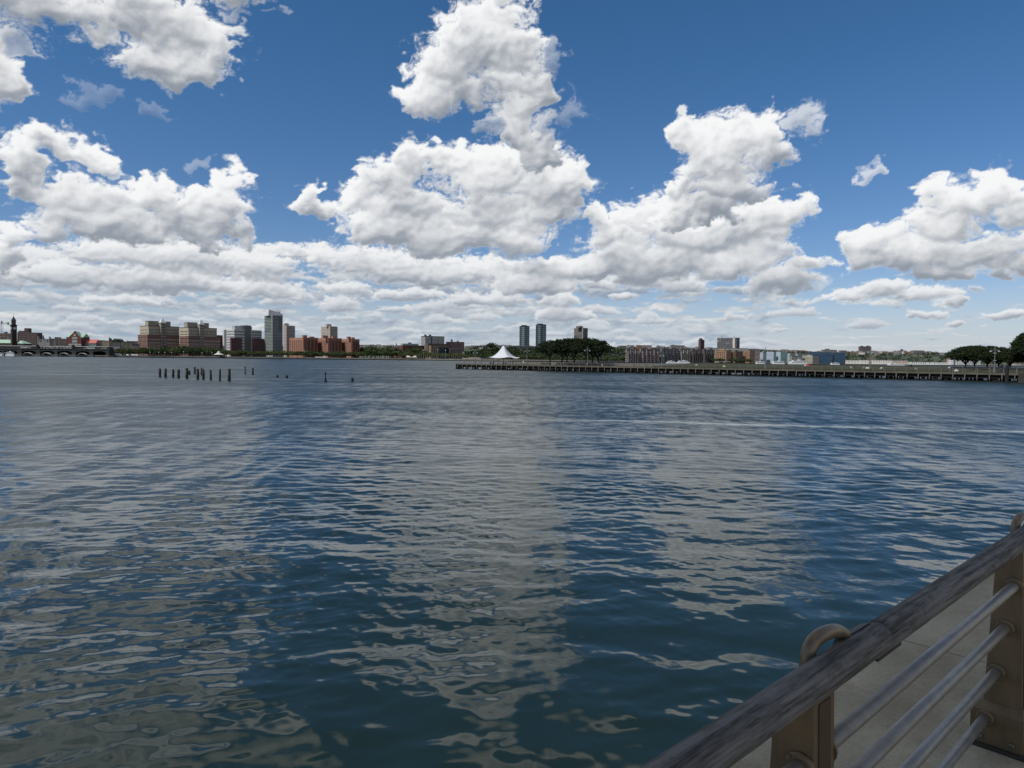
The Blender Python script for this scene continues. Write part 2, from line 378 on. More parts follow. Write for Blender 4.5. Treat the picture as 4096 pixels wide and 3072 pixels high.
# ------------------------------------------------------------------ buildings
G0=2.6                        # quay level on the far bank
class Bld:
    """A building set out on a street grid; corner nearest the river at sight column px_c, D metres out."""
    def __init__(s,name,label,cat,D,xc,phi=45,group=None,z=G0):
        if D>=2000 and xc>2480 and z==G0: D=shoreD(xc)+25+(D-2000)*.22; z=1.1
        r=ray(xc,1405); k=D/r[1]; s.C=np.array([r[0]*k,D]); s.phi=math.radians(phi)
        s.e1=np.array([math.cos(s.phi),math.sin(s.phi)]); s.e2=np.array([-math.sin(s.phi),math.cos(s.phi)])
        s.o=empty(name,(s.C[0],s.C[1],z),s.phi,label,cat,group); s.z0=z; s.nw={}; s.rest={}
        s.extra=[]
    def hit(s,org,e,px,py):
        t=ray(px,py)[:2]; den=e[0]*t[1]-e[1]*t[0]
        return -(org[0]*t[1]-org[1]*t[0])/den
    def block(s,part,xl,xc,xr,ytop,m,back=0.0,ybot=None,Lmin=12,shift=None,pz=None,roof=None,name2=None):
        """box whose corner column is xc, `back` metres behind the first one along the sight line"""
        r=ray(xc,1405); 
        P=s.C+ (r[:2]/np.linalg.norm(r[:2]))*back if shift is None else s.C+shift
        if shift is None:
            # corner on column xc, in a plane `back` metres behind (or in front of) the main river face
            org=s.C+s.e2*back; P=org+s.e1*s.hit(org,s.e1,xc,1405)
        W=s.hit(P,s.e1,xr,1405); 
        W=abs(W) if W>0 else 10
        L=Lmin
        if xl is not None:
            l=s.hit(P,s.e2,xl,1405)
            if 2<l<120: L=l
        d=P-s.C; lx=float(d@s.e1); ly=float(d@s.e2)
        z1=zat(xc,ytop,P[0],P[1])-s.z0; z0=0 if ybot is None else zat(xc,ybot,P[0],P[1])-s.z0
        if ybot is None: z0=-1.0
        MB().box(lx,lx+W,ly,ly+L,z0,z1,bot=True).build(part,m,s.o)
        if roof: MB().box(lx-.25,lx+W+.25,ly-.25,ly+L+.25,z1+.01,z1+.9,bot=True).build('cornice',roof,s.o)
        return (lx,ly,W,L,z0,z1)
    def windows(s,B,face,nu,nz,zf=(0,1),uf=(0,1),fw=.55,fh=.55,m=None,name='window',cap=100,proud=.12,skip=None):
        lx,ly,W,L,z0,z1=B; m=m or GLASS
        span=(W if face=='R' else L); u0=span*uf[0]; u1=span*uf[1]; a=max(z0,0)+ (z1-max(z0,0))*zf[0]; b=max(z0,0)+(z1-max(z0,0))*zf[1]
        du=(u1-u0)/nu; dz=(b-a)/nz; w=du*fw; h=dz*fh
        mb=MB().box(-w/2,w/2,-proud,0.05,-h/2,h/2,bot=True)
        me=None
        for j in range(nz-1,-1,-1):
            for i in range(nu):
                if skip and skip(i,j): continue
                u=u0+du*(i+.5); z=a+dz*(j+.5)
                cnt=s.nw.get(name,0)
                if face=='R': p=(lx+u,ly,z); rz=0
                else: p=(lx,ly+u,z); rz=-math.pi/2
                if cnt<cap:
                    if me is None: me=mb.mesh(name,m)
                    link(name,me,s.o,p,rz)
                else:
                    R=s.rest.setdefault((name,m),MB())
                    if face=='R': R.box(p[0]-w/2,p[0]+w/2,p[1]-proud,p[1]+.05,z-h/2,z+h/2,bot=True)
                    else: R.box(p[0]-proud,p[0]+.05,p[1]-w/2,p[1]+w/2,z-h/2,z+h/2,bot=True)
                s.nw[name]=cnt+1
    def done(s):
        for (n,m),R in s.rest.items(): tag(R.build(n,m,s.o),kind='stuff')
        return s.o
# ------------------------------------------------------------------ far bank, hills
SHORE=[(-900,1500),(-200,1110),(0,1100),(440,1100),(700,1120),(1200,1110),(1700,1100),(1860,1020),(2050,930),(2500,980),(2800,1050),(3200,1100),(3700,1150),(4150,1250),(4700,1700),(5300,2400)]
def shoreD(px):
    for (a,da),(b,db) in zip(SHORE,SHORE[1:]):
        if a<=px<=b: return da+(db-da)*(px-a)/(b-a)
def shore_pt(px,D):
    r=ray(px,1420); k=D/r[1]; return (r[0]*k,D)
mb=MB()
pts=[shore_pt(*p) for p in SHORE]
GZ=lambda px: G0 if px<=1860 else (1.9 if px<2100 else 1.1)
far=[(-16000,9000),(16000,9000)]
mb.face([(p[0],p[1],GZ(q[0])) for p,q in zip(pts,SHORE)]+[(14000,9500,1.5),(2500,9500,1.5),(0,9500,G0),(-14000,9500,G0),(-9000,2000,G0)])
mb.build('ground',mat('park_ground',(.11,.10,.075),.95,.3,.02)); tag(bpy.data.objects['ground'],kind='structure')
mb=MB()
for a,b,sa in zip(pts,pts[1:],SHORE):
    gz=GZ(sa[0]+1); lo=min(1.1,gz-.35)
    n=max(1,int(math.hypot(b[0]-a[0],b[1]-a[1])/6))
    for i in range(n):
        p=[a[j]+(b[j]-a[j])*i/n for j in (0,1)]; q=[a[j]+(b[j]-a[j])*(i+1)/n for j in (0,1)]
        mb.face([(p[0],p[1],-1),(q[0],q[1],-1),(q[0],q[1],lo),(p[0],p[1],lo)])
        mb.face([(p[0],p[1]-.5,lo),(q[0],q[1]-.5,lo),(q[0],q[1]-.5,gz+.15),(p[0],p[1]-.5,gz+.15)])
        mb.face([(p[0],p[1]-.5,gz+.15),(q[0],q[1]-.5,gz+.15),(q[0],q[1]+1,gz+.15),(p[0],p[1]+1,gz+.15)])
        mb.face([(p[0],p[1],lo),(q[0],q[1],lo),(q[0],q[1]-.5,lo),(p[0],p[1]-.5,lo)])
o=mb.build('riverbank',None); 
m1=mat('seawall_stone',(.15,.145,.125),.9,.35,.15); m2=mat('wet_seawall',(.02,.02,.017),.6,.3,.2)
o.data.materials.append(m1); o.data.materials.append(m2)
o.data.polygons.foreach_set('material_index',[1 if i%4 in(0,3) else 0 for i in range(len(o.data.polygons))]); tag(o,kind='structure')

RIDGE=[(-600,1385),(0,1388),(300,1384),(430,1374),(520,1378),(700,1386),(1100,1392),(1420,1388),(1640,1392),(1800,1394),(1960,1390),(2100,1391),(2300,1396),(2460,1395),(2540,1396),(2700,1400),(2900,1402),(3100,1409),(3300,1416),(3460,1417),(3650,1414),(3800,1421),(4000,1425),(4200,1430),(4900,1440)]
def ridge_y(px):
    for (a,ya),(b,yb) in zip(RIDGE,RIDGE[1:]):
        if a<=px<=b: return ya+(yb-ya)*(px-a)/(b-a)
    return RIDGE[0][1] if px<0 else RIDGE[-1][1]
DR=3300.0
def hill_z(x,y):
    """height of the palisade: rises between 2900 and 3300 m, then a plateau"""
    a=math.degrees(math.atan2(x,y)); px=2048+2840*math.tan(math.radians(a))
    px=max(-600,min(4900,px))
    D=y
    top=zat(px,ridge_y(px),x*DR/max(y,1),DR)
    t=max(0,min(1,(D-2950)/(330))); t=t*t*(3-2*t)
    return G0-1+(top-G0+1)*t
hv=[];hf=[]
xs=np.linspace(-4200,4600,220); ys=[2700,2950,3010,3070,3130,3190,3250,3300,3360,3500,3800,4400]
rs=np.random.RandomState(5)
for y in ys:
    for x in xs:
        xx=x*y/3300; hv.append((xx,y,hill_z(xx,y)+(rs.rand()-.5)*(2 if y>2950 else 0)))
nx=len(xs)
for j in range(len(ys)-1):
    for i in range(nx-1): hf.append((j*nx+i,j*nx+i+1,(j+1)*nx+i+1,(j+1)*nx+i))
me=bpy.data.meshes.new('hill'); me.from_pydata(hv,[],hf); me.materials.append(mat('hill_ground',(.07,.085,.055),.95,.4,.01)); tag(link('hill',me),kind='structure')

# ------------------------------------------------------------------ far trees
def leaf_quads(C,size,rng,flat=0.0):
    n=len(C); a=rng.randn(n,3); a/=np.linalg.norm(a,axis=1)[:,None]; b=rng.randn(n,3)
    a[:,2]*=(1-flat); a/=np.linalg.norm(a,axis=1)[:,None]
    b-=a*(a*b).sum(1)[:,None]; b/=np.linalg.norm(b,axis=1)[:,None]
    s=(size*(.6+.8*rng.rand(n)))[:,None]
    V=np.stack([C-a*s-b*s*.7,C+a*s-b*s*.6,C+a*s*.8+b*s*.7,C-a*s*.9+b*s*.6],1).reshape(-1,3)
    return V
def quads_mesh(name,V,m):
    n=len(V)//4; me=bpy.data.meshes.new(name); me.vertices.add(len(V)); me.vertices.foreach_set('co',V.astype(np.float32).ravel())
    me.loops.add(n*4); me.loops.foreach_set('vertex_index',np.arange(n*4,dtype=np.int32)); me.polygons.add(n)
    me.polygons.foreach_set('loop_start',np.arange(0,n*4,4,dtype=np.int32)); me.polygons.foreach_set('loop_total',np.full(n,4,np.int32))
    me.update(calc_edges=True); me.materials.append(m); return me
def lumpy(rng,nl,per,rx,ry,rz,z0,lr,leaf):
    """leaf clumps spread over a crown ellipsoid"""
    u=rng.randn(nl,3); u/=np.linalg.norm(u,axis=1)[:,None]; u*= (rng.rand(nl)**.45)[:,None]; u[:,2]=np.where(u[:,2]<-.35,u[:,2]*.5,u[:,2])
    c=u*np.array([rx,ry,rz]); c[:,2]+=z0
    C=np.repeat(c,per,0); w=rng.randn(len(C),3)*lr*np.array([1,1,.6]); C=C+w
    return leaf_quads(C,leaf,rng)
LEAF1=leafmat('foliage_green',(.052,.076,.030)); LEAF2=leafmat('foliage_dark',(.027,.044,.021)); LEAF3=leafmat('foliage_light',(.078,.098,.042))
LEAFH=leafmat('foliage_hazy',(.040,.062,.048)); BARK=mat('bark',(.06,.05,.04),.95,.3,2)  # hazy foliage has distance haze mixed into its green
PROT=[]
for k in range(5):
    rng=np.random.RandomState(100+k)
    h=8.5; V=lumpy(rng,30,26,4.4,4.4,3.4,5.6,1.0,.40)
    PROT.append((quads_mesh('crown',V,[LEAF1,LEAF1,LEAF2,LEAF3,LEAF1][k]),MB().tube([(0,0,0),(.1,0,2.5),(.0,.1,4.5),(.8,0,6)],[.35,.28,.2,.08],6).mesh('trunk',BARK)))
def far_tree(x,y,z,h,w,k,label,group):
    o=empty('tree',(x,y,z),random.uniform(0,6.28),label,'tree',group)
    for nm,me in (('crown',PROT[k][0]),('trunk',PROT[k][1])): link(nm,me,o)
    o.scale=(w/9.0,w/9.0,h/9.3)
    return o
def tree_row(px0,px1,n,D,h,w,label,group,kinds=(0,1,2,3,4),jit=12,Dj=10,z=G0):
    for i in range(n):
        px=px0+(px1-px0)*(i+.5)/n+random.uniform(-jit,jit)*.5; d=D+random.uniform(-Dj,Dj)
        x,y=shore_pt(px,d); s=random.uniform(.82,1.15); z=G0 if px<1900 else 1.1
        far_tree(x,y,z,h*s,w*s,random.choice(kinds),label,group)
tree_row(440,560,13,1135,10.5,11,'leafy green tree on the quay between the ferry terminal and the striped office blocks','trees beside the ferry terminal',jit=5)
tree_row(560,870,32,1150,12.5,13,'round green tree in the dense park below the twin pyramid-topped office blocks','park trees below the twin office blocks',(0,2,2,4),jit=6,Dj=18)
tree_row(640,880,16,1185,16.5,15,'tall dark tree in the back rows of the park below the twin pyramid-topped office blocks','back trees below the twin office blocks',(2,2,0),jit=6,Dj=10)
tree_row(895,1215,34,1150,9.5,10.5,'grey-green tree in the promenade row from the white office block to the tall glass tower','promenade trees below the glass tower',(0,4,3),jit=4,Dj=14)
tree_row(1215,1440,22,1150,9.5,11,'green tree in the promenade row below the red brick apartment blocks','promenade trees below the red brick blocks',(0,1,2,4),jit=6,Dj=16)
tree_row(1440,1600,15,1170,12,14,'large dark green tree on the bank between the red brick blocks and the brick school','trees by the brick school',(2,2,0,1),jit=8,Dj=22)
tree_row(1440,1600,9,1240,19,19,'tall tree in the back rows left of the brick school','tall trees left of the brick school',(2,0),jit=8,Dj=22)
tree_row(1600,1860,26,1160,9,9.5,'light green young tree on the lawn before the brick school and library','young trees before the library',(0,3,1),jit=6,Dj=14)
for px,h,w in ((1632,15,17),(1668,19,20),(1700,14,15)):
    x,y=shore_pt(px,1195); far_tree(x,y,G0,h,w,1 if px!=1668 else 0,{1632:'wide pale green tree left of the library, beside the boathouse',1668:'tallest pale green tree between brick school and library',1700:'rounded green tree against the lit brick corner of the library'}[px],None)
# wooded bluff behind the tent (individual trees in front, a mass behind)
def bluff(px0,px1,D0,D1,y0,y1,n,leaf,m,name,seed,per=26,cr=6.0,base=None):
    rng=np.random.RandomState(seed); allV=[]
    for i in range(n):
        t=rng.rand(); px=px0+(px1-px0)*rng.rand(); D=D0+(D1-D0)*t; r=ray(px,1420); k=D/r[1]; x=r[0]*k
        yy=(y0(px) if callable(y0) else y0)*t+(y1(px) if callable(y1) else y1)*(1-t)
        z=zat(px,yy,x,D)-cr*.6
        u=rng.randn(per,3); u/=np.linalg.norm(u,axis=1)[:,None]; c=u*np.array([cr,cr,cr*.75])*(.6+.4*rng.rand(per,1))*(.7+.6*rng.rand())+np.array([x,D,z])
        allV.append(c)
    return tag(link(name,quads_mesh(name,leaf_quads(np.concatenate(allV),leaf,rng),m)),kind='stuff')
def castle_top(px):
    return 1392+4*math.sin(px*.021)+3*math.sin(px*.07)-(6 if 1930<px<2000 else 0)+(12 if px<1880 else 0)
tag(bluff(1858,2480,1330,1420,castle_top,1436,640,1.3,LEAF2,'woods',3,per=44,cr=7),'dark green wooded bluff behind the white tent canopy','woods')
bluffs=bluff(2400,2700,1120,1180,lambda p:1400+(p-2400)*.07,1444,300,1.3,LEAFH,'woods',9,per=36,cr=6); tag(bluffs,'dark tree mass between the pier trees and the long brick apartments','woods')
tree_row(1870,2200,24,1300,10,11,'green tree at the foot of the wooded bluff behind the white tent','trees at the foot of the bluff',(0,1,2),jit=14,Dj=20)
tree_row(2420,2640,26,1085,8.5,10,'bushy green tree along the far quay right of the pier trees','trees on the far quay right of the pier grove',(0,1,3),jit=10,Dj=20)
tree_row(2640,3010,40,1110,7,8,'small dark tree at the foot of the long brick apartments','trees before the long brick apartments',(2,2,0),jit=8,Dj=15)
x,y=shore_pt(1966,1440); far_tree(x,y,zat(1966,1402,x,y),17,22,2,'big round dark tree standing above the wooded bluff, left of the tent peak',None)
x,y=shore_pt(467,1700); far_tree(x,y,zat(467,1388,x,y),21,34,2,'big dome-shaped dark tree on the skyline right of the twin chimneys',None)
# hillside woods along the ridge
rng=np.random.RandomState(77); VV=[]
for i in range(2300):
    px=rng.uniform(300,4300); t=rng.rand()
    if px<3330 and t<.55: t=.55+.45*rng.rand()
    D=2960+t*420; x=ray(px,1420)[0]/ray(px,1420)[1]*D
    z=hill_z(x,D)+rng.uniform(1,5.5); u=rng.randn(16,3); u/=np.linalg.norm(u,axis=1)[:,None]
    VV.append(u*np.array([8,8,4.5])*(.6+.7*rng.rand())+np.array([x,D,z]))
tag(link('hillside_woods',quads_mesh('hillside_woods',leaf_quads(np.concatenate(VV),2.6,rng),LEAFH)),'hazy green woods covering the long ridge on the horizon','woods',kind='stuff')

# ------------------------------------------------------------------ ferry terminal (left edge)
TD=1100.0
def TX(px): return ray(px,1400)[0]/ray(px,1400)[1]*TD
ter=empty('ferry_terminal',(TX(220),TD,0),0,'long dark ferry terminal with arched slips and raised letters on its parapet','ferry terminal')
ox=TX(220)
def tz(px,py): return zat(px,py,TX(px),TD)
TMAT=mat('dark_copper_cladding',(.034,.038,.039),.75,.3,.4); TBR=mat('dark_arch_trim',(.085,.092,.088),.7,.25,.4)
piers=[(-70,-52),(70,88),(143,162),(217,232),(287,305),(358,374),(424,438)]
openings=[(-52,10),(12,70),(86,143),(160,217),(229,287),(304,358),(371,424)]
zt=11.6; wall=MB(); trim=MB(); back=MB()
def arch_z(t,za=9.3,zs=6.6): return zs+(za-zs)*math.sqrt(max(0,1-(2*t-1)**2))
xa=TX(-70)-ox; last=xa
for (p0,p1) in openings:
    x0=TX(p0)-ox; x1=TX(p1)-ox
    wall.box(last,x0,0,14,-.5,zt); last=x1
    n=14
    for i in range(n):
        a=x0+(x1-x0)*i/n; b=x0+(x1-x0)*(i+1)/n; za=arch_z(i/n); zb=arch_z((i+1)/n)
        wall.face([(a,0,za),(b,0,zb),(b,0,zt),(a,0,zt)]); wall.face([(a,14,za),(b,14,zb),(b,0,zb),(a,0,za)])
        trim.face([(a,-.4,za),(b,-.4,zb),(b,-.4,zb+.55),(a,-.4,za+.55)]); trim.face([(a,-.4,za),(a,0.1,za),(b,0.1,zb),(b,-.4,zb)]); trim.face([(a,-.4,za+.55),(b,-.4,zb+.55),(b,0.1,zb+.55),(a,0.1,za+.55)])
    back.face([(x0,13,-.5),(x1,13,-.5),(x1,13,10),(x0,13,10)])
wall.box(last,TX(438)-ox,0,14,-.5,zt)
wall.build('wall',TMAT,ter); trim.build('arch_trim',TBR,ter); back.build('slip_interior',DARK,ter)  # slip back sheet is near-black: inner shade put into its colour
for (p0,p1) in piers[1:]:
    w0=TX(p0)-ox-.9; w1=TX(p1)-ox+.9
    MB().box(w0,w1,-2.2,0,-.5,3.6,bot=True).build('pier_base',mat('granite_base',(.10,.10,.095),.9,.3,.4),ter)
    MB().box(w0+1.3,w1-1.3,-.7,0.05,3.6,10.6,bot=True).build('pilaster',TMAT,ter)
MB().box(xa,TX(438)-ox+.6,-1.0,13,zt,zt+.7,bot=True).build('cornice',TBR,ter)
MB().box(xa,TX(436)-ox,1.5,12,zt+.7,zt+3.9,bot=True).build('upper_storey',mat('dark_gallery',(.035,.035,.038),.8,.4,.5),ter)
MB().box(xa,TX(432)-ox,0.6,13,zt+3.9,zt+4.6,bot=True).build('roof',mat('pale_roof_edge',(.60,.58,.55),.7,.1,.2),ter)
MB().box(TX(438)-ox,TX(460)-ox,-3,6,-.5,2.9,bot=True).build('dock',mat('dock_timber',(.03,.028,.026),.9,.4,.5),ter)
for p in (112,200,272,345,415): 
    x=TX(p)-ox; m=MB(); n=10
    for i in range(n):
        a=math.pi*i/n; b=math.pi*(i+1)/n
        m.face([(x-4*math.cos(a),-.6,zt+.7+1.6*math.sin(a)),(x-4*math.cos(b),-.6,zt+.7+1.6*math.sin(b)),(x-3.2*math.cos(b),-.6,zt+.7+.9*math.sin(b)),(x-3.2*math.cos(a),-.6,zt+.7+.9*math.sin(a))])
        m.face([(x-4*math.cos(a),-.6,zt+.7+1.6*math.sin(a)),(x-4*math.cos(a),1.4,zt+.7+1.6*math.sin(a)),(x-4*math.cos(b),1.4,zt+.7+1.6*math.sin(b)),(x-4*math.cos(b),-.6,zt+.7+1.6*math.sin(b))])
    m.build('arched_pediment',mat('pale_trim',(.34,.35,.33),.8,.15,.3),ter)
for p0,p1 in ((80,110),(344,378)):
    MB().box(TX(p0)-ox,TX(p1)-ox,1.0,1.5,zt+1.0,zt+2.9,bot=True).build('pale_panel',mat('pale_trim',(.34,.35,.33)),ter)
for p in (150,293):
    x=TX(p)-ox; t=MB().box(x-1.6,x+1.6,-1.2,2,zt,zt+5.2,bot=True); t.lathe((x,.4),[(2.1,zt+5.2),(1.9,zt+6.0),(1.1,zt+6.9),(.1,zt+7.3)],10); t.build('turret',mat('turret_dark',(.02,.022,.025),.8,.3,.5),ter)
for p in (30,112,187,256,330):     # barrel canopies deep in the slips
    x=TX(p)-ox; m=MB(); n=12; R=5.9
    for i in range(n):
        a=-.95+1.9*i/n; b=-.95+1.9*(i+1)/n
        P=lambda t,r,y:(x+R*1.05*math.sin(t)/math.sin(.95)*1.0, y, 3.2+r*(math.cos(t)-math.cos(.95)))
        m.face([P(a,5.0,-2.4),P(b,5.0,-2.4),P(b,6.6,-2.4),P(a,6.6,-2.4)]); m.face([P(a,6.6,-2.4),P(b,6.6,-2.4),P(b,6.6,6),P(a,6.6,6)])
    c=m.build('gangway_canopy',mat('canopy_white',(.50,.49,.46),.6,.1,.3),ter)
    for sx in (-5.8,5.8): MB().box(x+sx-.2,x+sx+.2,4,4.4,-.5,3.3).build('canopy_post',TMAT,ter)
def text_mesh(body,size,m,extrude=.06):
    cu=bpy.data.curves.new('letters','FONT'); cu.body=body; cu.size=size; cu.extrude=extrude; cu.align_x='CENTER'; cu.space_character=1.6
    o=bpy.data.objects.new('tmp',cu); COL.objects.link(o); dg=bpy.context.evaluated_depsgraph_get(); me=bpy.data.meshes.new_from_object(o.evaluated_get(dg)); bpy.data.objects.remove(o); bpy.data.curves.remove(cu)
    me.materials.clear(); me.materials.append(m); return me
me=text_mesh('LACKAWANNA',4.2,mat('copper_letters',(.42,.42,.38),.6,.1,.5),.15)
w=max(v.co.x for v in me.vertices)-min(v.co.x for v in me.vertices); want=TX(286)-TX(162)
L=link('raised_letters',me,ter,((TX(162)+TX(286))/2-ox,.5,zt+.9)); L.rotation_euler=(math.pi/2,0,0); L.scale=(want/w,1,1)

# ferry moored at the left edge
def ship(label,px0,px1,ytop,ybot,D,cat='ferry',tiers=2,hullc=WHITE,bow=1,name='ferry',group=None,z=0.0):
    x0=at_depth(px0,ybot,D)[0]; x1=at_depth(px1,ybot,D)[0]; Lg=x1-x0; H=(ybot-ytop)/2840*D; cx=(x0+x1)/2
    o=empty(name,(cx,D,z),0,label,cat,group); h=Lg/2; bw=min(5,Lg*.16); hh=H*.30
    b=[(-h,-bw,-.4),(h*.78,-bw,-.4),(h*.95,0,-.4),(h*.78,bw,-.4),(-h,bw,-.4)]; t=[(-h,-bw,hh),(h*.8,-bw,hh),(h,0,hh*1.25),(h*.8,bw,hh),(-h,bw,hh)]
    if bow<0: b=[(-p[0],p[1],p[2]) for p in b][::-1]; t=[(-p[0],p[1],p[2]) for p in t][::-1]
    m=MB()
    for i in range(5): m.face([b[i],b[(i+1)%5],t[(i+1)%5],t[i]])
    m.face(t); m.build('hull',hullc,o)
    z=hh; th=H*.62/tiers*.9
    for k in range(tiers):
        f=.86-.20*k; x_a=-h*f; x_b=h*(f-.14)
        if bow<0: x_a,x_b=-x_b,-x_a
        MB().box(x_a,x_b,-bw*.85,bw*.85,z,z+th,bot=True).build('cabin',WHITE,o)
        MB().box(x_a+.4,x_b-.4,-bw*.85-.06,bw*.85+.06,z+th*.35,z+th*.72,bot=True).build('window_band',GLASS,o)
        z+=th
    MB().box(-h*.12,h*.16,-bw*.4,bw*.4,z,z+H*.13,bot=True).build('wheelhouse',WHITE,o)
    MB().tube([(0,0,z+H*.1),(0,0,z+H*.38)],[.12,.06],6).build('mast',WHITE,o)
    return o
ship('small white two-deck ferry moored under the leftmost arches of the dark terminal',22,60,1404,1424,1085,tiers=2,bow=-1)
ship('low white boat with a rounded roof cut by the left edge of the view',-25,17,1408,1423,1084,cat='boat',name='moored_boat',tiers=1,bow=1)

# clock tower
def tower():
    D=1150; xl,xc,xr=43,49,70
    B=Bld('clock_tower','dark brown clock tower with pointed copper roof rising behind the ferry terminal','clock tower',D,xc,52)
    m=mat('tower_brick',(.048,.032,.027),.85,.25,.3)
    b=B.block('shaft',43,49,69,1302,m); lx,ly,W,L,z0,z1=b
    k=W/21.0*1.0
    for i in range(3): MB().box(lx+W*(.22+.24*i),lx+W*(.30+.24*i),ly-.1,ly+.3,8,z1*.72,bot=True).build('slit_recess',DARK,B.o)  # dark strips for the slits; recess shade put into the colour
    cx=lx+W/2; cy=ly+L/2; h=W/2
    cr=MB(); cr.hexa([(cx-h-.1,cy-L/2-.1,z1-1),(cx+h+.1,cy-L/2-.1,z1-1),(cx+h+.1,cy+L/2+.1,z1-1),(cx-h-.1,cy+L/2+.1,z1-1)],[(cx-h-1,cy-L/2-1,z1+1.3),(cx+h+1,cy-L/2-1,z1+1.3),(cx+h+1,cy+L/2+1,z1+1.3),(cx-h-1,cy+L/2+1,z1+1.3)])
    cr.build('cornice',m,B.o)
    zb=z1+1.3; s=h*.72; MB().box(cx-s,cx+s,cy-s,cy+s,zb,zb+6.6,bot=True).build('belfry',m,B.o)
    for sx in (-.42,0,.42):
        MB().box(cx+sx*s-.35*k,cx+sx*s+.35*k,cy-s-.1,cy-s+.3,zb+1.4,zb+4.6,bot=True).build('belfry_opening',mat('sky_light_patch',(.30,.34,.36),.7,.1),B.o)  # solid pale boxes; sky light through the belfry put into the colour
    s2=s*1.28; MB().pyramid(cx-s2,cx+s2,cy-s2,cy+s2,zb+6.5,zb+14.2).build('roof',mat('dark_patina_roof',(.06,.075,.072),.6,.2,.3),B.o)
    MB().tube([(cx,cy,zb+13.4),(cx,cy,zb+20)],[.25,.06],6).build('spire',m,B.o)
    zc=z1-4.2; m2=MB(); m2.lathe((0,0),[(1.95,0),(1.95,.18)],20); c=m2.build('clock_face',mat('clock_white',(.62,.62,.58),.5,.05),B.o,(cx+.2,ly-.05,zc)); c.rotation_euler=(math.pi/2,0,0)
    MB().box(-.09,.09,-.26,-.2,-.1,1.4,bot=True).build('hand',DARK,c,(0,0,0)); hd=c.children[-1]; hd.rotation_euler=(-math.pi/2,0.6,0)
    MB().box(-.08,.08,-.26,-.2,-.1,1.0,bot=True).build('hand',DARK,c); c.children[-1].rotation_euler=(-math.pi/2,2.2,0)
    m3=MB(); m3.lathe((0,0),[(1.8,0),(1.8,.15)],20); c=m3.build('clock_face',mat('clock_white',(.6,.6,.56)),B.o,(lx-.05,cy,zc)); c.rotation_euler=(math.pi/2,0,-math.pi/2)
tower()

# construction crane
cx,_=shore_pt(9,1900); 
cr=empty('tower_crane',(cx,1900,G0),0,'pale green lattice tower crane on the skyline left of the clock tower','crane')
zt_=zat(9,1283,cx,1900)-G0; zj=zat(9,1295,cx,1900)-G0
cm=mat('crane_green',(.17,.24,.23),.6,.15)
m=MB()
for sx in (-2,2):
    for sy in (-2,2): m.tube([(sx,sy,0),(sx,sy,zj)],.35,4)
for i in range(14): 
    a=zj*i/14; b=zj*(i+1)/14; s=1 if i%2 else -1
    m.tube([(-2*s,-2,a),(2*s,-2,b)],.22,4)
m.build('mast',cm,cr); MB().tube([(0,0,zj),(0,0,zt_)],[2.2,1.4],6).build('cat_head',cm,cr)
m=MB(); m.tube([(-42,0,zj+1.5),(17,0,zj)],.45,4); m.tube([(-42,0,zj+3.6),(17,0,zj+2)],.35,4)
for i in range(14): m.tube([(-42+i*4.2,0,zj+1.4),(-40+i*4.2,0,zj+3.4)],.22,4)
m.build('jib',cm,cr); MB().box(15,19,-1.5,1.5,zj-3,zj+4,bot=True).build('counterweight',cm,cr)

# terminal head house with green roofs
B=Bld('head_house','low dark hall with pale green copper roofs at the foot of the clock tower','hall',1180,0,0)
def simple_block(B,x0,x1,ytop,ybot,dep,m,part='wall'):
    X0=at_depth(x0,ybot,B.C[1]+dep)[0]-B.C[0]; X1=at_depth(x1,ybot,B.C[1]+dep)[0]-B.C[0]
    zt=at_depth((x0+x1)/2,ytop,B.C[1]+dep)[2]-B.z0; zb=at_depth((x0+x1)/2,ybot,B.C[1]+dep)[2]-B.z0
    return (X0,X1,dep,zt,zb,m,part)
X0,X1,_,zt1,zb1,_,_=simple_block(B,-60,44,1358,1372,0,None)
MB().box(X0,X1,0,20,-1,zb1).build('wall',mat('hall_dark',(.06,.055,.05)),B.o); 
MB().hexa([(X0,-.5,zb1),(X1,-.5,zb1),(X1,20,zb1),(X0,20,zb1)],[(X0,7,zt1),(X1,7,zt1),(X1,13,zt1),(X0,13,zt1)]).build('roof',COPPER,B.o)
X0,X1,_,zt1,zb1,_,_=simple_block(B,70,95,1362,1374,0,None)
MB().box(X0,X1,0,20,-1,zb1).build('wall',mat('hall_dark',(.06,.055,.05)),B.o)
MB().hexa([(X0,-.5,zb1),(X1,-.5,zb1),(X1,20,zb1),(X0,20,zb1)],[(X0,7,zt1),(X1-9,7,zt1),(X1-9,13,zt1),(X0,13,zt1)]).build('roof',COPPER,B.o)
# ------------------------------------------------------------------ left bank buildings
def boxy(name,label,cat,x0,x1,ytop,D,m,phi=45,xl=None,roof=ROOFG,group=None,extra=(),Lmin=14,win=None,pent=None,z=G0):
    """plain building: block + roof slab + optional rooftop pieces; windows come with the facade material"""
    B=Bld(name,label,cat,D,x0 if xl is None else x0,phi,group,z)
    b=B.block('wall',xl,x0,x1,ytop,m,Lmin=Lmin)
    lx,ly,W,L,z0,z1=b
    MB().box(lx-.2,lx+W+.2,ly-.2,ly+L+.2,z1+.01,z1+.7,bot=True).build('roof',roof,B.o)
    for (u0,u1,v0,v1,h) in (pent or ()):
        MB().box(lx+W*u0,lx+W*u1,ly+L*v0,ly+L*v1,z1+.7,z1+.7+h*B.C[1]/D,bot=True).build('rooftop_box',m if m not in () else roof,B.o)
    if win:
        face,nu,nz,fw,fh=win; B.windows(b,face,nu,nz,(.06,.95),(.03,.97),fw,fh)
    B.done(); return B,b
fb_dkbrick=facade('wall_dark_brick',(.085,.050,.045),(.16,.17,.18),3.4,3.4,.45,.38)
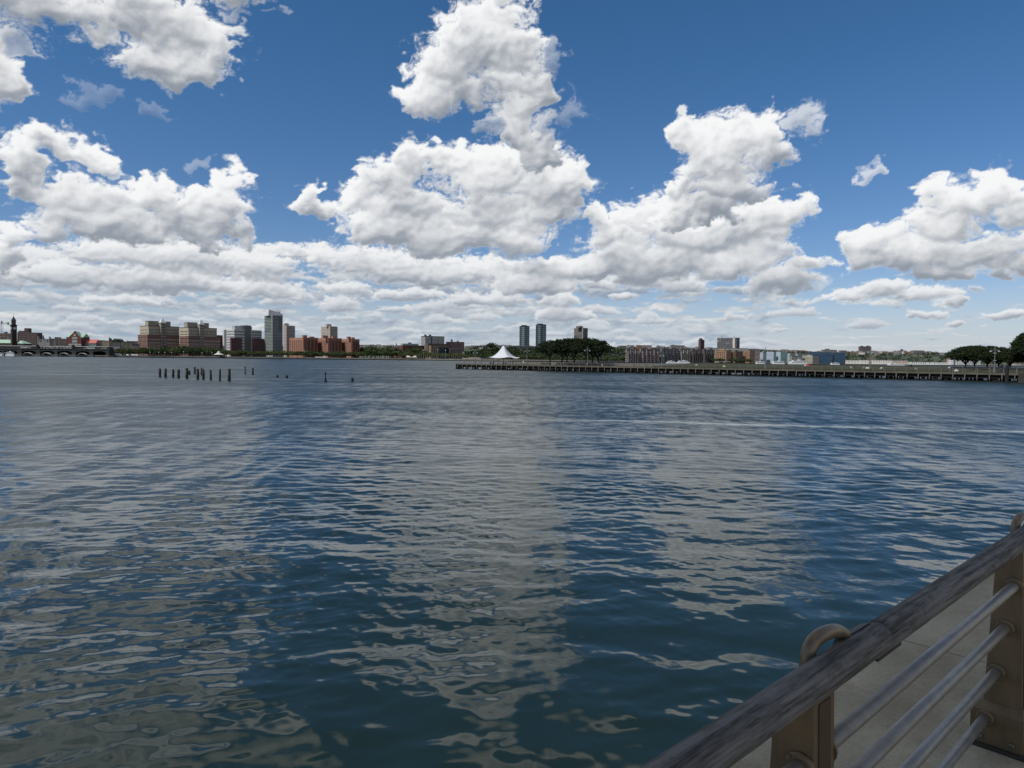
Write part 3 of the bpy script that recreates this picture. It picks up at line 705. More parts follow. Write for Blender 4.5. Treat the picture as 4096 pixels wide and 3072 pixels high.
B,b=boxy('brick_block','wide dark brick block with rows of pale windows right behind the clock tower','apartment block',70,152,1331,1300,mat('dusky_brick',(.080,.050,.045),.85,.25,.3),phi=4,pent=[(.0,.28,.2,.8,3),(.30,.52,.2,.8,8)])
B.windows(b,'R',13,9,(.10,.96),(.08,.9),.42,.32,m=mat('pale_window',(.22,.23,.24),.4,.5,.6)); B.done()
boxy('brick_block','long dark brick block on the far left edge behind the crane mast','apartment block',-40,46,1334,1330,fb_dkbrick,phi=4,pent=[(.6,.7,.3,.6,3)])
boxy('stone_hall','grey stone hall with arched windows and a small spire behind it','hall',150,199,1357,1200,facade('wall_gray_arch',(.24,.24,.23),(.05,.05,.055),3.6,9,.55,.4),phi=8,pent=[(0,.06,0,.3,4),(.94,1,0,.3,4)])
def spire(label,px,ytop,ybot,D,m,w=3,name='church_spire'):
    x,y=shore_pt(px,D); zb=zat(px,ybot,x,y); zt=zat(px,ytop,x,y)
    o=empty(name,(x,y,zb),0,label,'church spire'); MB().box(-w,w,-w,w,-14,(zt-zb)*.3,bot=True).build('tower',m,o); MB().pyramid(-w,w,-w,w,(zt-zb)*.3,zt-zb).build('roof',mat('slate_spire',(.09,.10,.11)),o)
spire('thin dark church spire above the grey stone hall, left skyline',173,1337,1366,1500,mat('spire_stone',(.15,.15,.14)),2.6)
spire('slender church spire on the skyline between brick apartments and brick school',1585,1369,1398,1700,mat('spire_stone',(.15,.15,.14)),2.6)
boxy('row_house','pale rowhouse with dark flat roof left of the green-gabled hall','house',206,222,1357,1230,facade('wall_pale_house',(.36,.33,.30),(.05,.05,.06),3.4,3.3,.4,.5),phi=20)
boxy('row_house','taller narrow house with black parapet left of the green-gabled hall','house',219,238,1350,1260,facade('wall_rose_house',(.22,.15,.13),(.04,.04,.05),3.2,3.3,.4,.5),phi=20,roof=DARK)
boxy('row_house','low reddish-grey house touching the left side of the green-gabled hall','house',238,262,1356,1250,facade('wall_mix_house',(.20,.17,.15),(.04,.04,.05),3.0,3.3,.4,.5),phi=20)
boxy('row_house','dark red rowhouse between the stone hall and the pale rowhouse','house',197,210,1355,1290,facade('wall_red_house',(.14,.07,.06),(.04,.04,.05),3.0,3.3,.4,.5),phi=20)
# gabled hall with green roof
B=Bld('gabled_hall','brick hall with a big front gable, round window and pale green roof','office building',1210,266,3)
b=B.block('wall',258,266,334,1348,BROWN,Lmin=20); lx,ly,W,L,z0,z1=b
rise=zat(300,1333,B.C[0],B.C[1])-B.z0-z1
MB().gable(lx,lx+W,ly,ly+L,z1,z1+rise,'x').build('roof',COPPER,B.o)
gx0=lx+W*.18; gx1=lx+W*.93; gz=zat(300,1327,B.C[0],B.C[1])-B.z0
g=MB(); g.face([(gx0,ly-3,0),(gx1,ly-3,0),(gx1,ly-3,z1-1),(gx0,ly-3,z1-1)]); g.face([(gx0,ly-3,z1-1),(gx1,ly-3,z1-1),((gx0+gx1)/2,ly-3,gz)]); g.face([(gx0,ly,0),(gx0,ly-3,0),(gx0,ly-3,z1-1),(gx0,ly,z1-1)]); g.face([(gx1,ly-3,0),(gx1,ly,0),(gx1,ly,z1-1),(gx1,ly-3,z1-1)]); g.build('gable_front',mat('gable_brick',(.13,.052,.045),.85,.2,.3),B.o)
m_=(gx0+gx1)/2; g=MB(); g.face([(gx0-.5,ly-3.3,z1-1.4),(m_,ly-3.3,gz+.3),(m_,ly+L/2,gz+.3),(gx0-.5,ly+L/2,z1-1.4)]); g.face([(m_,ly-3.3,gz+.3),(gx1+.5,ly-3.3,z1-1.4),(gx1+.5,ly+L/2,z1-1.4),(m_,ly+L/2,gz+.3)]); g.build('gable_roof',COPPER,B.o)
c=MB().lathe((0,0),[(2.0,0),(2.0,.25)],18).build('round_window',mat('pale_stone',(.36,.35,.33)),B.o,(m_,ly-3.05,z1+(gz-z1)*.35)); c.rotation_euler=(math.pi/2,0,0)
bb=(gx0+ (gx1-gx0)*.3,ly-3.0,(gx1-gx0)*.4,1,0,z1-1); MB().box(bb[0],bb[0]+bb[2],ly-3.35,ly-3.0,2,z1,bot=True).build('stone_bay',mat('pale_stone',(.30,.29,.27)),B.o)
B.windows((bb[0],ly-3.35,bb[2],1,0,z1),'R',4,4,(.2,.96),(0,1),.5,.5)
for u in (.0,.72): 
    q=(gx0+(gx1-gx0)*u,ly-3.0,(gx1-gx0)*.28,1,0,z1*.62); MB().box(q[0],q[0]+q[2],ly-3.3,ly-3.0,2,z1*.62,bot=True).build('stone_bay',mat('pale_stone',(.30,.29,.27)),B.o); B.windows((q[0],ly-3.3,q[2],1,0,z1*.62),'R',4,2,(.3,.96),(0,1),.5,.5)
MB().box(m_-1.3,m_+1.3,ly-3,ly,gz-1.5,gz+.8).build('chimney',BROWN,B.o); B.done()
B,b=boxy('red_roof_house','long low building with a bright salmon-red roof beside the green-gabled hall','market hall',340,384,1374,1215,facade('wall_teal_house',(.16,.20,.20),(.04,.05,.06),3.5,4,.5,.5),phi=3)
lx,ly,W,L,z0,z1=b; MB().gable(lx,lx+W,ly,ly+L,z1+.75,zat(360,1361,B.C[0],B.C[1])-B.z0+1.5,'x').build('pitched_roof',mat('salmon_roof',(.45,.14,.11),.7,.12),B.o)
boxy('tan_block','windowless tan block beside twin chimneys, right of the red-roofed building','warehouse',410,438,1364,1240,mat('tan_wall',(.24,.21,.16)),phi=10,xl=406)
boxy('row_house','dark brown house behind the left side of the windowless tan block','house',384,410,1362,1290,facade('wall_brown_house',(.11,.085,.07),(.03,.03,.04),3.2,3.3,.4,.4),phi=10)
boxy('dark_shed','long dark-roofed building right of the windowless tan block','warehouse',441,480,1371,1330,mat('shed_dark',(.10,.105,.10)),phi=10)
boxy('gray_shed','grey glass-roofed shed behind the quay trees right of the terminal','warehouse',436,480,1386,1190,mat('shed_gray',(.22,.235,.24)),phi=10)
for px,yt,lab in ((438,1350,'thinner left one of two dark chimneys on the left skyline'),(443,1353,'thicker capped right one of two dark chimneys on the left skyline')):
    x,y=shore_pt(px,1300); z=zat(px,yt,x,y); MBc=MB().lathe((0,0),[(1.0 if px==438 else 1.5,0),(.8 if px==438 else 1.3,z-G0-2),(1.0 if px==438 else 1.9,z-G0-1.8),(1.0 if px==438 else 1.9,z-G0)],10)
    o=MBc.build('chimney_stack',mat('soot_brick',(.05,.045,.042)),None,(x,y,G0)); tag(o,lab,'chimney')
boxy('beige_block','cream-cornered beige block with few windows left of the striped office block','office building',487,540,1369,1250,facade('wall_beige',(.26,.235,.17),(.05,.05,.05),6.5,5,.3,.3),phi=30,xl=478)
boxy('beige_block','small pale block with a dark arcade at the foot of the striped office block','office building',528,560,1376,1230,facade('wall_beige2',(.25,.21,.18),(.04,.04,.05),3,12,.6,.35),phi=30)
boxy('low_house','low grey house on the skyline between chimneys and beige block','house',505,552,1365,1600,facade('wall_far_gray',(.17,.15,.15),(.05,.05,.06),4,4,.4,.4),phi=20)

# twin office blocks with pyramids
def pyramid_block(label,x,ysh):
    """x: pixel columns [lower left, lower corner, lower right, upper left, upper corner, upper right]; ysh: vertical shift"""
    ll,lc,lr,ul,uc,ur,pl,pr,bx0,bx1,px0,px1=x
    B=Bld('office_block',label,'office block',1215,lc,50)
    brick=mat('striped_brick',(.21,.12,.095),.85,.15,.3); brickL=brick
    low=B.block('lower_wall',ll,lc,lr,1340+ysh,brick)
    up=B.block('upper_wall',ul,uc,ur,1304+ysh,mat('tan_precast',(.40,.34,.26),.85,.12,.2),back=3,roof=mat('dark_cornice',(.07,.075,.08)),Lmin=18)
    lx,ly,W,L,z0,z1=low
    for k in range(1,10):          # pale and dark courses round the lower floors
        z=z1*k/10; MB().box(lx-.2,lx+W+.1,ly-.2,ly+L,z-.35,z+.35,bot=True).build('string_course',mat('course_dark',(.055,.04,.04)) if k%2 else mat('course_pink',(.34,.24,.20)),B.o)
    MB().box(lx-.3,lx+W+.2,ly-.3,ly+L,z1,z1+.8,bot=True).build('cornice',mat('course_dark',(.055,.04,.04)),B.o)
    lw=mat('pale_bay_window',(.30,.27,.25),.5,.3,.6)
    B.windows(low,'R',13,4,(.28,.86),(.02,.98),.62,.55,m=lw,name='window',cap=70,proud=.35)
    B.windows(low,'L',2,9,(.05,.97),(.05,.95),.8,.35,m=mat('band_glass',(.05,.045,.05),.3),cap=78,proud=.3)
    B.windows(up,'R',17,3,(.635,.93),(.03,.97),.42,.50,cap=100)
    B.windows(up,'L',2,3,(.62,.92),(.05,.95),.85,.3,m=mat('band_glass2',(.10,.12,.13),.3))
    # entrance bay with the pyramid roof
    bay=B.block('center_bay',None,bx0,bx1,1291+ysh,mat('bay_stone',(.27,.24,.20),.8,.15),back=-1.0,Lmin=24); 
    B.windows(bay,'R',3,11,(.04,.90),(.08,.92),.72,.55,cap=100)
    x0,y0,w,l,_,zb=bay
    c=MB().lathe((0,0),[(1.7,0),(1.7,.3)],16).build('round_emblem',mat('emblem_dark',(.13,.12,.11)),B.o,(x0+w/2,y0-.05,zb-2.8)); c.rotation_euler=(math.pi/2,0,0)
    zp=zat((bx0+bx1)/2,1270+ysh*.86,B.C[0],B.C[1])-B.z0
    MB().pyramid(x0,x0+w,y0,y0+w,zb,zp,over=1.0).build('pyramid_roof',mat('pale_metal_roof',(.50,.52,.50),.45,.08,.2),B.o)
    ph=B.block('penthouse',None,pl,pr,1285+ysh*.9,mat('penthouse_tan',(.30,.27,.21)),back=9,Lmin=12,ybot=1308+ysh,roof=mat('penthouse_cornice',(.20,.18,.15)))
    B.done(); return B
pyramid_block('left one of two striped brick-and-tan office blocks with a pyramid roof',(552,590,718,560,595,718,594,683,645,664,0,0),0)
pyramid_block('right one of two striped brick-and-tan office blocks with a pyramid roof',(719,754,882,719,754,868,750,836,800,817,0,0),6.5)
boxy('brown_annex','small plain dark brown annex right of the right pyramid-roofed block','office building',872,895,1342,1260,facade('wall_annex',(.13,.07,.055),(.05,.05,.05),3.5,3.4,.5,.4),phi=50)

# white, glass and brick office block
B=Bld('office_block','white banded office block with dark glass centre and two brick lower wings','office block',1225,937,45)
wp=mat('white_precast',(.50,.50,.48),.7,.1)
a=B.block('left_wing',891,937,981,1317,wp); B.windows(a,'L',6,9,(.08,.97),(.02,.62),.86,.48,m=mat('sky_glass',(.16,.20,.24),.15,.2),cap=40); B.windows(a,'R',7,8,(.1,.97),(.03,.97),.7,.5,cap=70)
MB().box(a[0]-.3,a[0],a[1]+a[3]*.66,a[1]+a[3]*.86,0,a[5],bot=True).build('shaded_recess',mat('recess_shade_gray',(.12,.125,.13)),B.o)  # grey strip standing for a recess; its shade is in the colour
g=B.block('glass_center',None,981,1004,1301,GLASS,back=-1.2,Lmin=20)
for i in range(1,6): MB().box(g[0]+g[2]*i/6-.12,g[0]+g[2]*i/6+.12,g[1]-.2,g[1],0,g[5],bot=True).build('mullion',mat('mullion',(.25,.27,.30)),B.o)
a=B.block('right_wing',None,1004,1047,1320,wp,back=0.3); B.windows(a,'R',8,9,(.06,.97),(.04,.98),.66,.55,cap=100)
for x0,x1,yt in ((925,968,1351),(1016,1052,1354)):
    q=B.block('brick_wing',None,x0,x1,yt,mat('maroon_brick',(.10,.050,.050)),back=-5,Lmin=5.2); B.windows(q,'R',7,5,(.08,.92),(.04,.96),.55,.30,m=mat('dim_window',(.06,.05,.055),.4),name='brick_wing_window',cap=50)
B.block('penthouse',None,940,1008,1303,mat('penthouse_gray',(.33,.34,.34)),back=7,ybot=1322,Lmin=12)
B.done()
boxy('brick_wing_house','narrow maroon brick block between the striped block and white banded office block','office building',876,899,1351,1280,facade('wall_maroon',(.14,.065,.055),(.05,.05,.05),3.5,3.4,.5,.4),phi=45)
boxy('brick_wing_house','narrow maroon brick block between the white banded office and the tall glass tower','office building',1050,1062,1357,1290,facade('wall_maroon',(.14,.065,.055)),phi=45)

# tall hotel tower
B=Bld('glass_tower','tallest pale glass tower with white slanted crown and a red rooftop letter','tower',1240,1090,45)
gm=mat('tower_frame',(.27,.295,.285),.6,.1)
a=B.block('shaft',1058,1090,1131,1260,gm)
B.windows(a,'R',9,27,(.03,.99),(.03,.97),.66,.60,m=mat('tower_glass',(.035,.048,.058),.12,.5,.8),cap=60)
B.windows(a,'L',8,27,(.03,.99),(.02,.98),.70,.62,m=mat('tower_glass_green',(.045,.075,.070),.12,.4,.8),cap=100)
for k in range(11): 
    z=a[5]*(.985-.035*k); MB().box(a[0]-1.1,a[0],a[1]+a[3]*.25,a[1]+a[3]*.98,z-.25,z+.15,bot=True).build('balcony',mat('balcony_pale',(.36,.40,.37)),B.o)
MB().box(a[0]+a[2]*.62,a[0]+a[2]*.9,a[1]-.25,a[1]+.1,a[5]*.62,a[5]*.97,bot=True).build('dark_bay',GLASS,B.o)
p=B.block('penthouse',None,1074,1131,1252,WHITE,back=6,ybot=1262,Lmin=16)
x0,y0,w,l,_,zp=p; zc=zat(1085,1238,B.C[0],B.C[1])-B.z0
cm=MB(); cm.hexa([(x0,y0,zp),(x0+w*.85,y0,zp),(x0+w*.85,y0+10,zp),(x0,y0+10,zp)],[(x0+.5,y0,zc),(x0+w*.85,y0,zp+1.6),(x0+w*.85,y0+10,zp+1.6),(x0+.5,y0+10,zc)]); cm.build('slanted_crown',WHITE,B.o)
me=text_mesh('W',7.5,mat('red_letter',(.35,.07,.05),.5,.1),.5); L=link('roof_letter',me,B.o,(x0+w*.72,y0+.5,zp+1.0)); L.rotation_euler=(math.pi/2,0,-.55)
B.done()
# pale residential slabs
def slab(label,xl,xc,xr,yt,D,pxl,pxr,py,nf):
    B=Bld('apartment_tower',label,'apartment tower',D,xc,45); m=mat('pinkish_precast',(.40,.35,.31),.8,.1)
    a=B.block('wall',xl,xc,xr,yt,m); B.windows(a,'R',7,nf,(.06,.98),(.05,.92),.62,.38,m=mat('window_shade_tone',(.10,.095,.09),.4),cap=60); B.windows(a,'L',6,nf,(.06,.98),(.05,.95),.6,.42,m=mat('window_sun_tone',(.17,.15,.14),.4),cap=100)  # sunlit and shaded sides put into two window colours
    lx,ly,W,L,z0,z1=a
    for k in range(nf): MB().box(lx+W,lx+W+1.3,ly+1,ly+5,z1*(.08+.9*k/nf),z1*(.08+.9*k/nf)+.9,bot=True).build('balcony',mat('balcony_dark',(.17,.15,.14)),B.o)
    B.block('penthouse',None,pxl,pxr,py,m,back=6,ybot=yt+2,Lmin=6); B.done()
slab('pale pinkish apartment tower directly right of the tallest glass tower',1133,1146,1180,1302,1320,1139,1155,1293,20)
slab('pale pinkish apartment tower standing behind the red brick apartment blocks',1284,1320,1350,1305,1330,1308,1326,1296,20)

# red brick apartment complex
def brickpiece(label,xl,xc,xr,yt,D,extra=()):
    B=Bld('brick_apartments',label,'apartment block',D,xc,42)
    m=mat('warm_red_brick',(.30,.155,.11),.85,.15,.3)
    a=B.block('wall',xl,xc,xr,yt,m); lx,ly,W,L,z0,z1=a
    B.windows(a,'L',7,9,(.10,.90),(.03,.97),.45,.72,m=mat('balcony_shadow',(.055,.035,.03),.8),name='balcony_recess',cap=63)  # dark boxes: shade of the balcony recesses put into the colour
    B.windows(a,'R',10,10,(.04,.94),(.03,.97),.42,.42,m=mat('dim_brick_window',(.05,.042,.042),.3),cap=100)
    MB().box(lx-.2,lx+W+.2,ly-.2,ly+L+.2,z1+.01,z1+.9,bot=True).build('cornice',mat('pink_course',(.36,.20,.15)),B.o)
    for u0,u1,h in extra: MB().box(lx+W*u0,lx+W*u1,ly+2,ly+8,z1+.9,z1+.9+h,bot=True).build('rooftop_box',m,B.o)
    n=4
    for i in range(n): MB().box(lx+W*(.1+.24*i),lx+W*(.17+.24*i),ly-1.4,ly,0,z1*.93,bot=True).build('projecting_bay',mat('bay_brick',(.12,.058,.045)),B.o)
    B.done()
brickpiece('leftmost of the red brick apartment blocks, its lit side stepped and salmon',1158,1213,1272,1352,1195,((.05,.3,4),(.5,.8,2)))
brickpiece('middle of the red brick apartment blocks in front of the pinkish tower',1272,1312,1367,1354,1200,((-.3,.05,4),(.4,.7,3)))
brickpiece('rightmost of the red brick apartment blocks on the promenade',1367,1405,1438,1358,1205,((-.3,0,4),(.2,.5,3)))

# brick school, library and neighbours
boxy('mansard_house','old pale mansard building with dark roof left of the brick school','house',1562,1587,1391,1260,facade('wall_mansard',(.26,.25,.23),(.04,.04,.05),3,3.4,.5,.5),phi=10,roof=DARK)
B,b=boxy('brick_school','dark maroon brick school with a grey-green glass upper storey','school',1610,1698,1382,1235,mat('school_brick',(.13,.058,.048)),phi=32,xl=1589)
B.windows(b,'L',4,4,(.15,.95),(.1,.9),.4,.35); B.windows(b,'R',12,4,(.2,.9),(.05,.95),.35,.3,m=mat('dim_brick_window',(.05,.042,.042)))
B.block('glass_storey',None,1612,1674,1374,mat('pale_green_glass',(.20,.25,.24),.3),back=8,ybot=1383,Lmin=10); B.block('rooftop_box',None,1634,1646,1370,ROOFG,back=10,ybot=1375,Lmin=4); B.done()
B,b=boxy('striped_tower','wide grey tower with fine vertical white stripes above the library','apartment tower',1700,1777,1345,1420,mat('stripe_dark',(.07,.08,.09)),phi=30,xl=1684,pent=[(.05,.12,.2,.5,3),(.28,.36,.2,.5,3)])
lx,ly,W,L,z0,z1=b
for i in range(26):
    if i in(8,9,17): continue
    MB().box(lx+W*(i+.2)/26,lx+W*(i+.55)/26,ly-.5,ly,z1*.2,z1*.97,bot=True).build('white_fin',mat('fin_white',(.48,.48,.46)),B.o)
for i in range(5): MB().box(lx-.5,lx,ly+L*(i+.2)/5,ly+L*(i+.6)/5,z1*.2,z1*.97,bot=True).build('white_fin',mat('fin_white',(.48,.48,.46)),B.o)
boxy('brown_block','dark brown flat block right of the striped tower','apartment block',1790,1857,1368,1450,facade('wall_dkbrown',(.085,.055,.055),(.04,.04,.045),3.4,3.3,.4,.4),phi=20,pent=[(.25,.32,.2,.6,5),(.6,.7,.2,.6,2)],xl=1783)
B,b=boxy('library','tan brick library with one sunlit side and a dark teal glass bay','library',1724,1797,1383,1225,mat('library_brick',(.20,.15,.105)),phi=34,xl=1700,roof=mat('library_roof',(.15,.12,.10)))
B.windows(b,'R',9,3,(.25,.92),(.02,.98),.4,.35,m=GLASS); B.windows(b,'L',5,4,(.2,.92),(.06,.94),.4,.3)
B.block('glass_bay',None,1758,1794,1388,mat('teal_glass',(.012,.035,.042),.1),back=-1.2,Lmin=6); B.block('upper_storey',None,1712,1797,1374,mat('upper_brown',(.10,.075,.065)),back=9,Lmin=10); B.done()
boxy('dark_hall','low dark windowless hall right of the library','hall',1800,1850,1395,1235,mat('hall_purple',(.055,.045,.05)),phi=15)
boxy('cream_house','tiny cream house on the bank right of the dark hall','house',1845,1857,1407,1290,facade('wall_cream',(.45,.42,.34),(.05,.05,.05),3,3,.4,.4),phi=15)
B,b=boxy('boathouse','small boathouse with a white upswept double-gable roof on the bank','boathouse',1627,1664,1431,1125,mat('boathouse_wall',(.10,.10,.10)),phi=0,Lmin=12)
lx,ly,W,L,z0,z1=b; m=MB()
m.face([(lx-1,ly-1,z1),(lx+W*.5,ly-1,z1+.3),(lx+W*.5,ly+L,z1+.3),(lx-1,ly+L,z1)]); 
for s in (0,1):
    xx=lx+W*(.2+.6*s); m.hexa([(xx-4,ly-1,z1+.5),(xx+4,ly-1,z1+.5),(xx+4,ly+L,z1+.5),(xx-4,ly+L,z1+.5)],[(xx-1.2+(-1.5+3*s),ly,z1+3.6),(xx+.2+(-1.5+3*s),ly,z1+3.6),(xx+.2+(-1.5+3*s),ly+L,z1+3.6),(xx-1.2+(-1.5+3*s),ly+L,z1+3.6)])
m.box(lx-1,lx+W+1,ly-1,ly+L,z1+.75,z1+1.6,bot=True)
m.build('upswept_roof',mat('cream_roof',(.58,.56,.48),.6,.08),B.o)
boxy('pier_shed','long low cream shed on the far bank left of the tent','shed',1853,1925,1432,1150,facade('wall_cream_shed',(.42,.39,.31),(.10,.09,.08),6,5,.3,.4),phi=4,pent=[(.3,.9,.1,.6,.8)])
boxy('pier_shed','low brown shed with a flat pale roof behind the left tent corner','shed',1925,1985,1434,1160,mat('shed_brown',(.16,.14,.12)),phi=4)
# pavilion on the promenade
x,y=shore_pt(875,1108); o=empty('pavilion',(x,y,G0),0,'white-roofed octagonal pavilion on the promenade below the right pyramid-roofed block','pavilion')
MB().lathe((0,0),[(8.2,3.0),(7.8,3.3),(4.2,4.6),(2.0,6.6),(1.9,7.2)],8).build('roof',mat('pavilion_roof',(.50,.52,.46),.6,.1),o); MB().lathe((0,0),[(2.2,7.2),(.3,8.8)],8).build('cupola',mat('pavilion_roof',(.5,.52,.46)),o)
for k in range(8):
    a=math.pi/8+k*math.pi/4; MB().tube([(7*math.cos(a),7*math.sin(a),0),(7*math.cos(a),7*math.sin(a),3.1)],.22,6).build('post',CONC,o)
# long dark college hall behind the tent and twin glass towers
boxy('long_dark_hall','long low dark building at the foot of the twin glass towers','hall',2035,2150,1385,1480,facade('wall_dark_long',(.045,.052,.055),(.02,.025,.03),4,3.6,.7,.4),phi=5)
boxy('brown_hall','brown building with rows of windows behind the left slope of the tent','hall',1960,2040,1394,1500,facade('wall_hall_brown',(.13,.105,.095),(.05,.05,.055),4,3.6,.5,.4),phi=5)
def gtower(label,xl,xc,xr,yt,D):
    B=Bld('glass_tower',label,'tower',D,xc,38)
    a=B.block('shaft',xl,xc,xr,yt,mat('teal_tower',(.035,.052,.062),.25,.2)); 
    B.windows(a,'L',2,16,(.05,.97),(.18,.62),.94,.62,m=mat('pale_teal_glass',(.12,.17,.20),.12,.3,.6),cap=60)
    B.windows(a,'R',2,16,(.05,.97),(.18,1),.92,.62,m=mat('paler_teal_glass',(.24,.30,.31),.15,.15,.6),cap=60)  # right face has the paler teal glass
    lx,ly,W,L,z0,z1=a
    B.block('penthouse',None,xc-8,xc+6,yt-3,mat('teal_tower',(.035,.052,.062)),back=5,ybot=yt+1,Lmin=8); B.done()
gtower('left one of the twin dark teal glass towers above the wooded bluff',2077,2101,2117,1303,1500)
gtower('right, slightly taller one of the twin dark teal glass towers above the wooded bluff',2142,2165,2184,1297,1500)
B,b=boxy('office_tower','grey slab tower with dark bands above the pier trees','office tower',2330,2350,1313,1560,mat('slab_gray',(.13,.125,.12)),phi=32,xl=2295,pent=[(-.5,.2,.1,.5,4)])
B.windows(b,'L',7,9,(.12,.80),(.03,.97),.8,.5,cap=63); B.windows(b,'R',3,9,(.12,.96),(.1,.97),.8,.6,cap=90)
lx,ly,W,L,z0,z1=b; MB().box(lx-.4,lx+1.5,ly-.4,ly+1.5,0,z1+2,bot=True).build('pale_corner_pier',mat('pier_pale',(.33,.31,.28)),B.o); B.done()

# ------------------------------------------------------------------ right bank: brick apartments and towers
condo=[('a','dark red brick apartment block with white top-floor frames, left end of the long brick row',2502,2555,1397,(.15,.125,.12)),  # wall colours paled and greyed: distance haze put into the brick
('b','maroon apartment block with pale bays, second in the long brick row',2558,2640,1396,(.15,.117,.112)),
('c','dark slate-coloured apartment block in the long brick row',2642,2716,1396,(.125,.122,.125)),
('d','grey apartment block with black balconies in the long brick row',2716,2762,1397,(.16,.15,.14)),
('e','brown apartment block with open balconies in the middle of the brick row',2762,2808,1399,(.15,.12,.11)),
('f','dusky maroon apartment block left of the sunlit tan one',2808,2858,1400,(.135,.115,.115))]
for k,lab,x0,x1,yt,c in condo:
    B,b=boxy('brick_apartments',lab,'apartment block',x0+6,x1,yt,2080,facade('wall_condo_'+k,c,(.035,.035,.04),3.4,3.6,.45,.5,.25,band=tuple(v*1.9+.03 for v in c)),phi=30,xl=x0,pent=[(.1,.3,.2,.7,3),(.6,.85,.2,.7,3)])
    lx,ly,W,L,z0,z1=b
    for i in range(5): MB().box(lx+W*(.06+.2*i),lx+W*(.11+.2*i),ly-1.6,ly,0,z1*(.97 if i%2 else .85),bot=True).build('bay',mat('bay_'+k,tuple(min(.5,v*(1.35 if k in 'abd' else .5)+.02) for v in c)),B.o)
    B.done()
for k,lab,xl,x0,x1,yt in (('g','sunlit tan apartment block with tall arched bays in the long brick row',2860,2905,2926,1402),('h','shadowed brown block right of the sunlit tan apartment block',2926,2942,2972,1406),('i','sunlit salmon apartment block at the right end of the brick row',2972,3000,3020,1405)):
    B,b=boxy('tan_apartments',lab,'apartment block',x0,x1,yt,2100,facade('wall_lit_shade_'+k,(.34,.21,.13) if k!='h' else (.17,.11,.08),(.06,.04,.035),3.6,3.5,.4,.55,.15),phi=34,xl=xl,pent=[(.1,.4,.2,.6,3)])  # middle block's shadow put into a darker copy of the wall colour
    B.windows(b,'L',5,9,(.08,.95),(.04,.96),.35,.7,m=mat('balcony_shadow',(.055,.035,.03)),name='balcony_recess'); B.done()  # these boxes carry recess shade in their colour
boxy('long_cream_block','long low cream building with white window frames behind the brick row','office block',2830,2990,1393,2400,facade('wall_longcream',(.40,.38,.32),(.10,.13,.13),5,3.8,.6,.55),phi=6)
boxy('curved_block','grey-brown building right of the long cream one, behind the brick row','office block',2990,3040,1398,2420,facade('wall_longgray',(.19,.165,.15),(.07,.07,.07),5,3.8,.5,.5),phi=6)
B,b=boxy('dark_slab','big dark grey slab tower with one white vertical stripe and rooftop hoists','tower',2945,2958,1352,2650,facade('wall_slab_dark',(.060,.060,.068),(.16,.165,.18),4.2,3.6,.8,.30,.3),phi=40,xl=2868)
lx,ly,W,L,z0,z1=b; MB().box(lx-1.2,lx,ly+L*.06,ly+L*.17,0,z1,bot=True).build('white_stripe',mat('stripe_cream',(.50,.45,.40)),B.o)
for u in (.75,.12): MB().tube([(lx,ly+L*u,z1*.6 if u>.5 else z1),(lx,ly+L*u,z1+4)],.35,5).build('hoist_mast',mat('hoist',(.12,.10,.10)),B.o)
boxy('brown_tower','slim dark brown tower left of the big dark slab','tower',2802,2817,1360,2600,mat('brown_tower_wall',(.080,.052,.050)),phi=35,xl=2793,pent=[(-.1,.5,.1,.5,5)])
def domes():
    x,y=shore_pt(2640,2900); z=zat(2640,1394,x,y); o=empty('domed_church',(x,y,z),0,'grey church with one large and two smaller domes on the ridge skyline','church'); m=mat('church_gray',(.14,.15,.155))
    MB().box(-17,22,0,20,-12,4,bot=True).build('wall',m,o)
    for dx,r,h,nm in ((-8,7.5,14,'large_dome'),(4,4,11,'small_dome'),(17,4.5,11,'small_dome')):
        MB().lathe((dx,5),[(r*.9,3),(r*.9,h*.45),(r,h*.5),(r*.93,h*.68),(r*.68,h*.85),(r*.3,h*.97),(.8,h),(.6,h*1.25),(.1,h*1.5)],12).build(nm,m,o)
domes()
# white and blue waterfront blocks
for i,(lab,xl,x0,x1,yt,c,w) in enumerate([
 ('leftmost white-framed pale blue glass block of the waterfront group',3031,3052,3066,1410,(.52,.56,.58),(.12,.22,.28)),
 ('second white-framed glass block of the waterfront group, with a deep blue right side',3067,3094,3104,1408,(.50,.55,.58),(.10,.20,.30)),
 ('third white-framed glass block of the waterfront group, turquoise glass',3105,3122,3148,1408,(.52,.56,.56),(.12,.30,.33)),
 ('fourth white-framed glass block of the waterfront group, greenish windows',3149,3160,3182,1414,(.50,.52,.50),(.14,.24,.24)),
 ('wide rear white-framed glass block with pale teal roofline',3182,3190,3210,1415,(.42,.48,.47),(.12,.22,.23))]):
    B,b=boxy('waterfront_block',lab,'apartment block',x0,x1,yt,2480,mat('wf_white_%d'%i,c,.6,.08),phi=30,xl=xl)
    g=mat('wf_glass_%d'%i,w,.15,.3,.5); B.windows(b,'L',6,8,(.04,.97),(.04,.96),.66,.60,m=g,cap=60); B.windows(b,'R',5,8,(.04,.97),(.04,.96),.7,.6,m=g,cap=100); B.done()
boxy('gray_block','grey block with a white frame in front of the rear teal-roofed glass block','apartment block',3168,3206,1424,2440,facade('wall_gw',(.30,.30,.29),(.09,.09,.10),6,3.4,.7,.5),phi=20,xl=3158)
B,b=boxy('cream_block','cream colonnaded block with dark window columns before the blue glass complex','apartment block',3250,3275,1424,2440,mat('colonnade_cream',(.50,.46,.38)),phi=30,xl=3209,pent=[(.1,.5,.2,.6,2)])
B.windows(b,'L',12,5,(.04,.94),(.02,.98),.55,.75,cap=60); B.windows(b,'R',5,5,(.04,.94),(.02,.98),.55,.75,m=mat('dim_window',(.06,.05,.055)),cap=90); B.done()
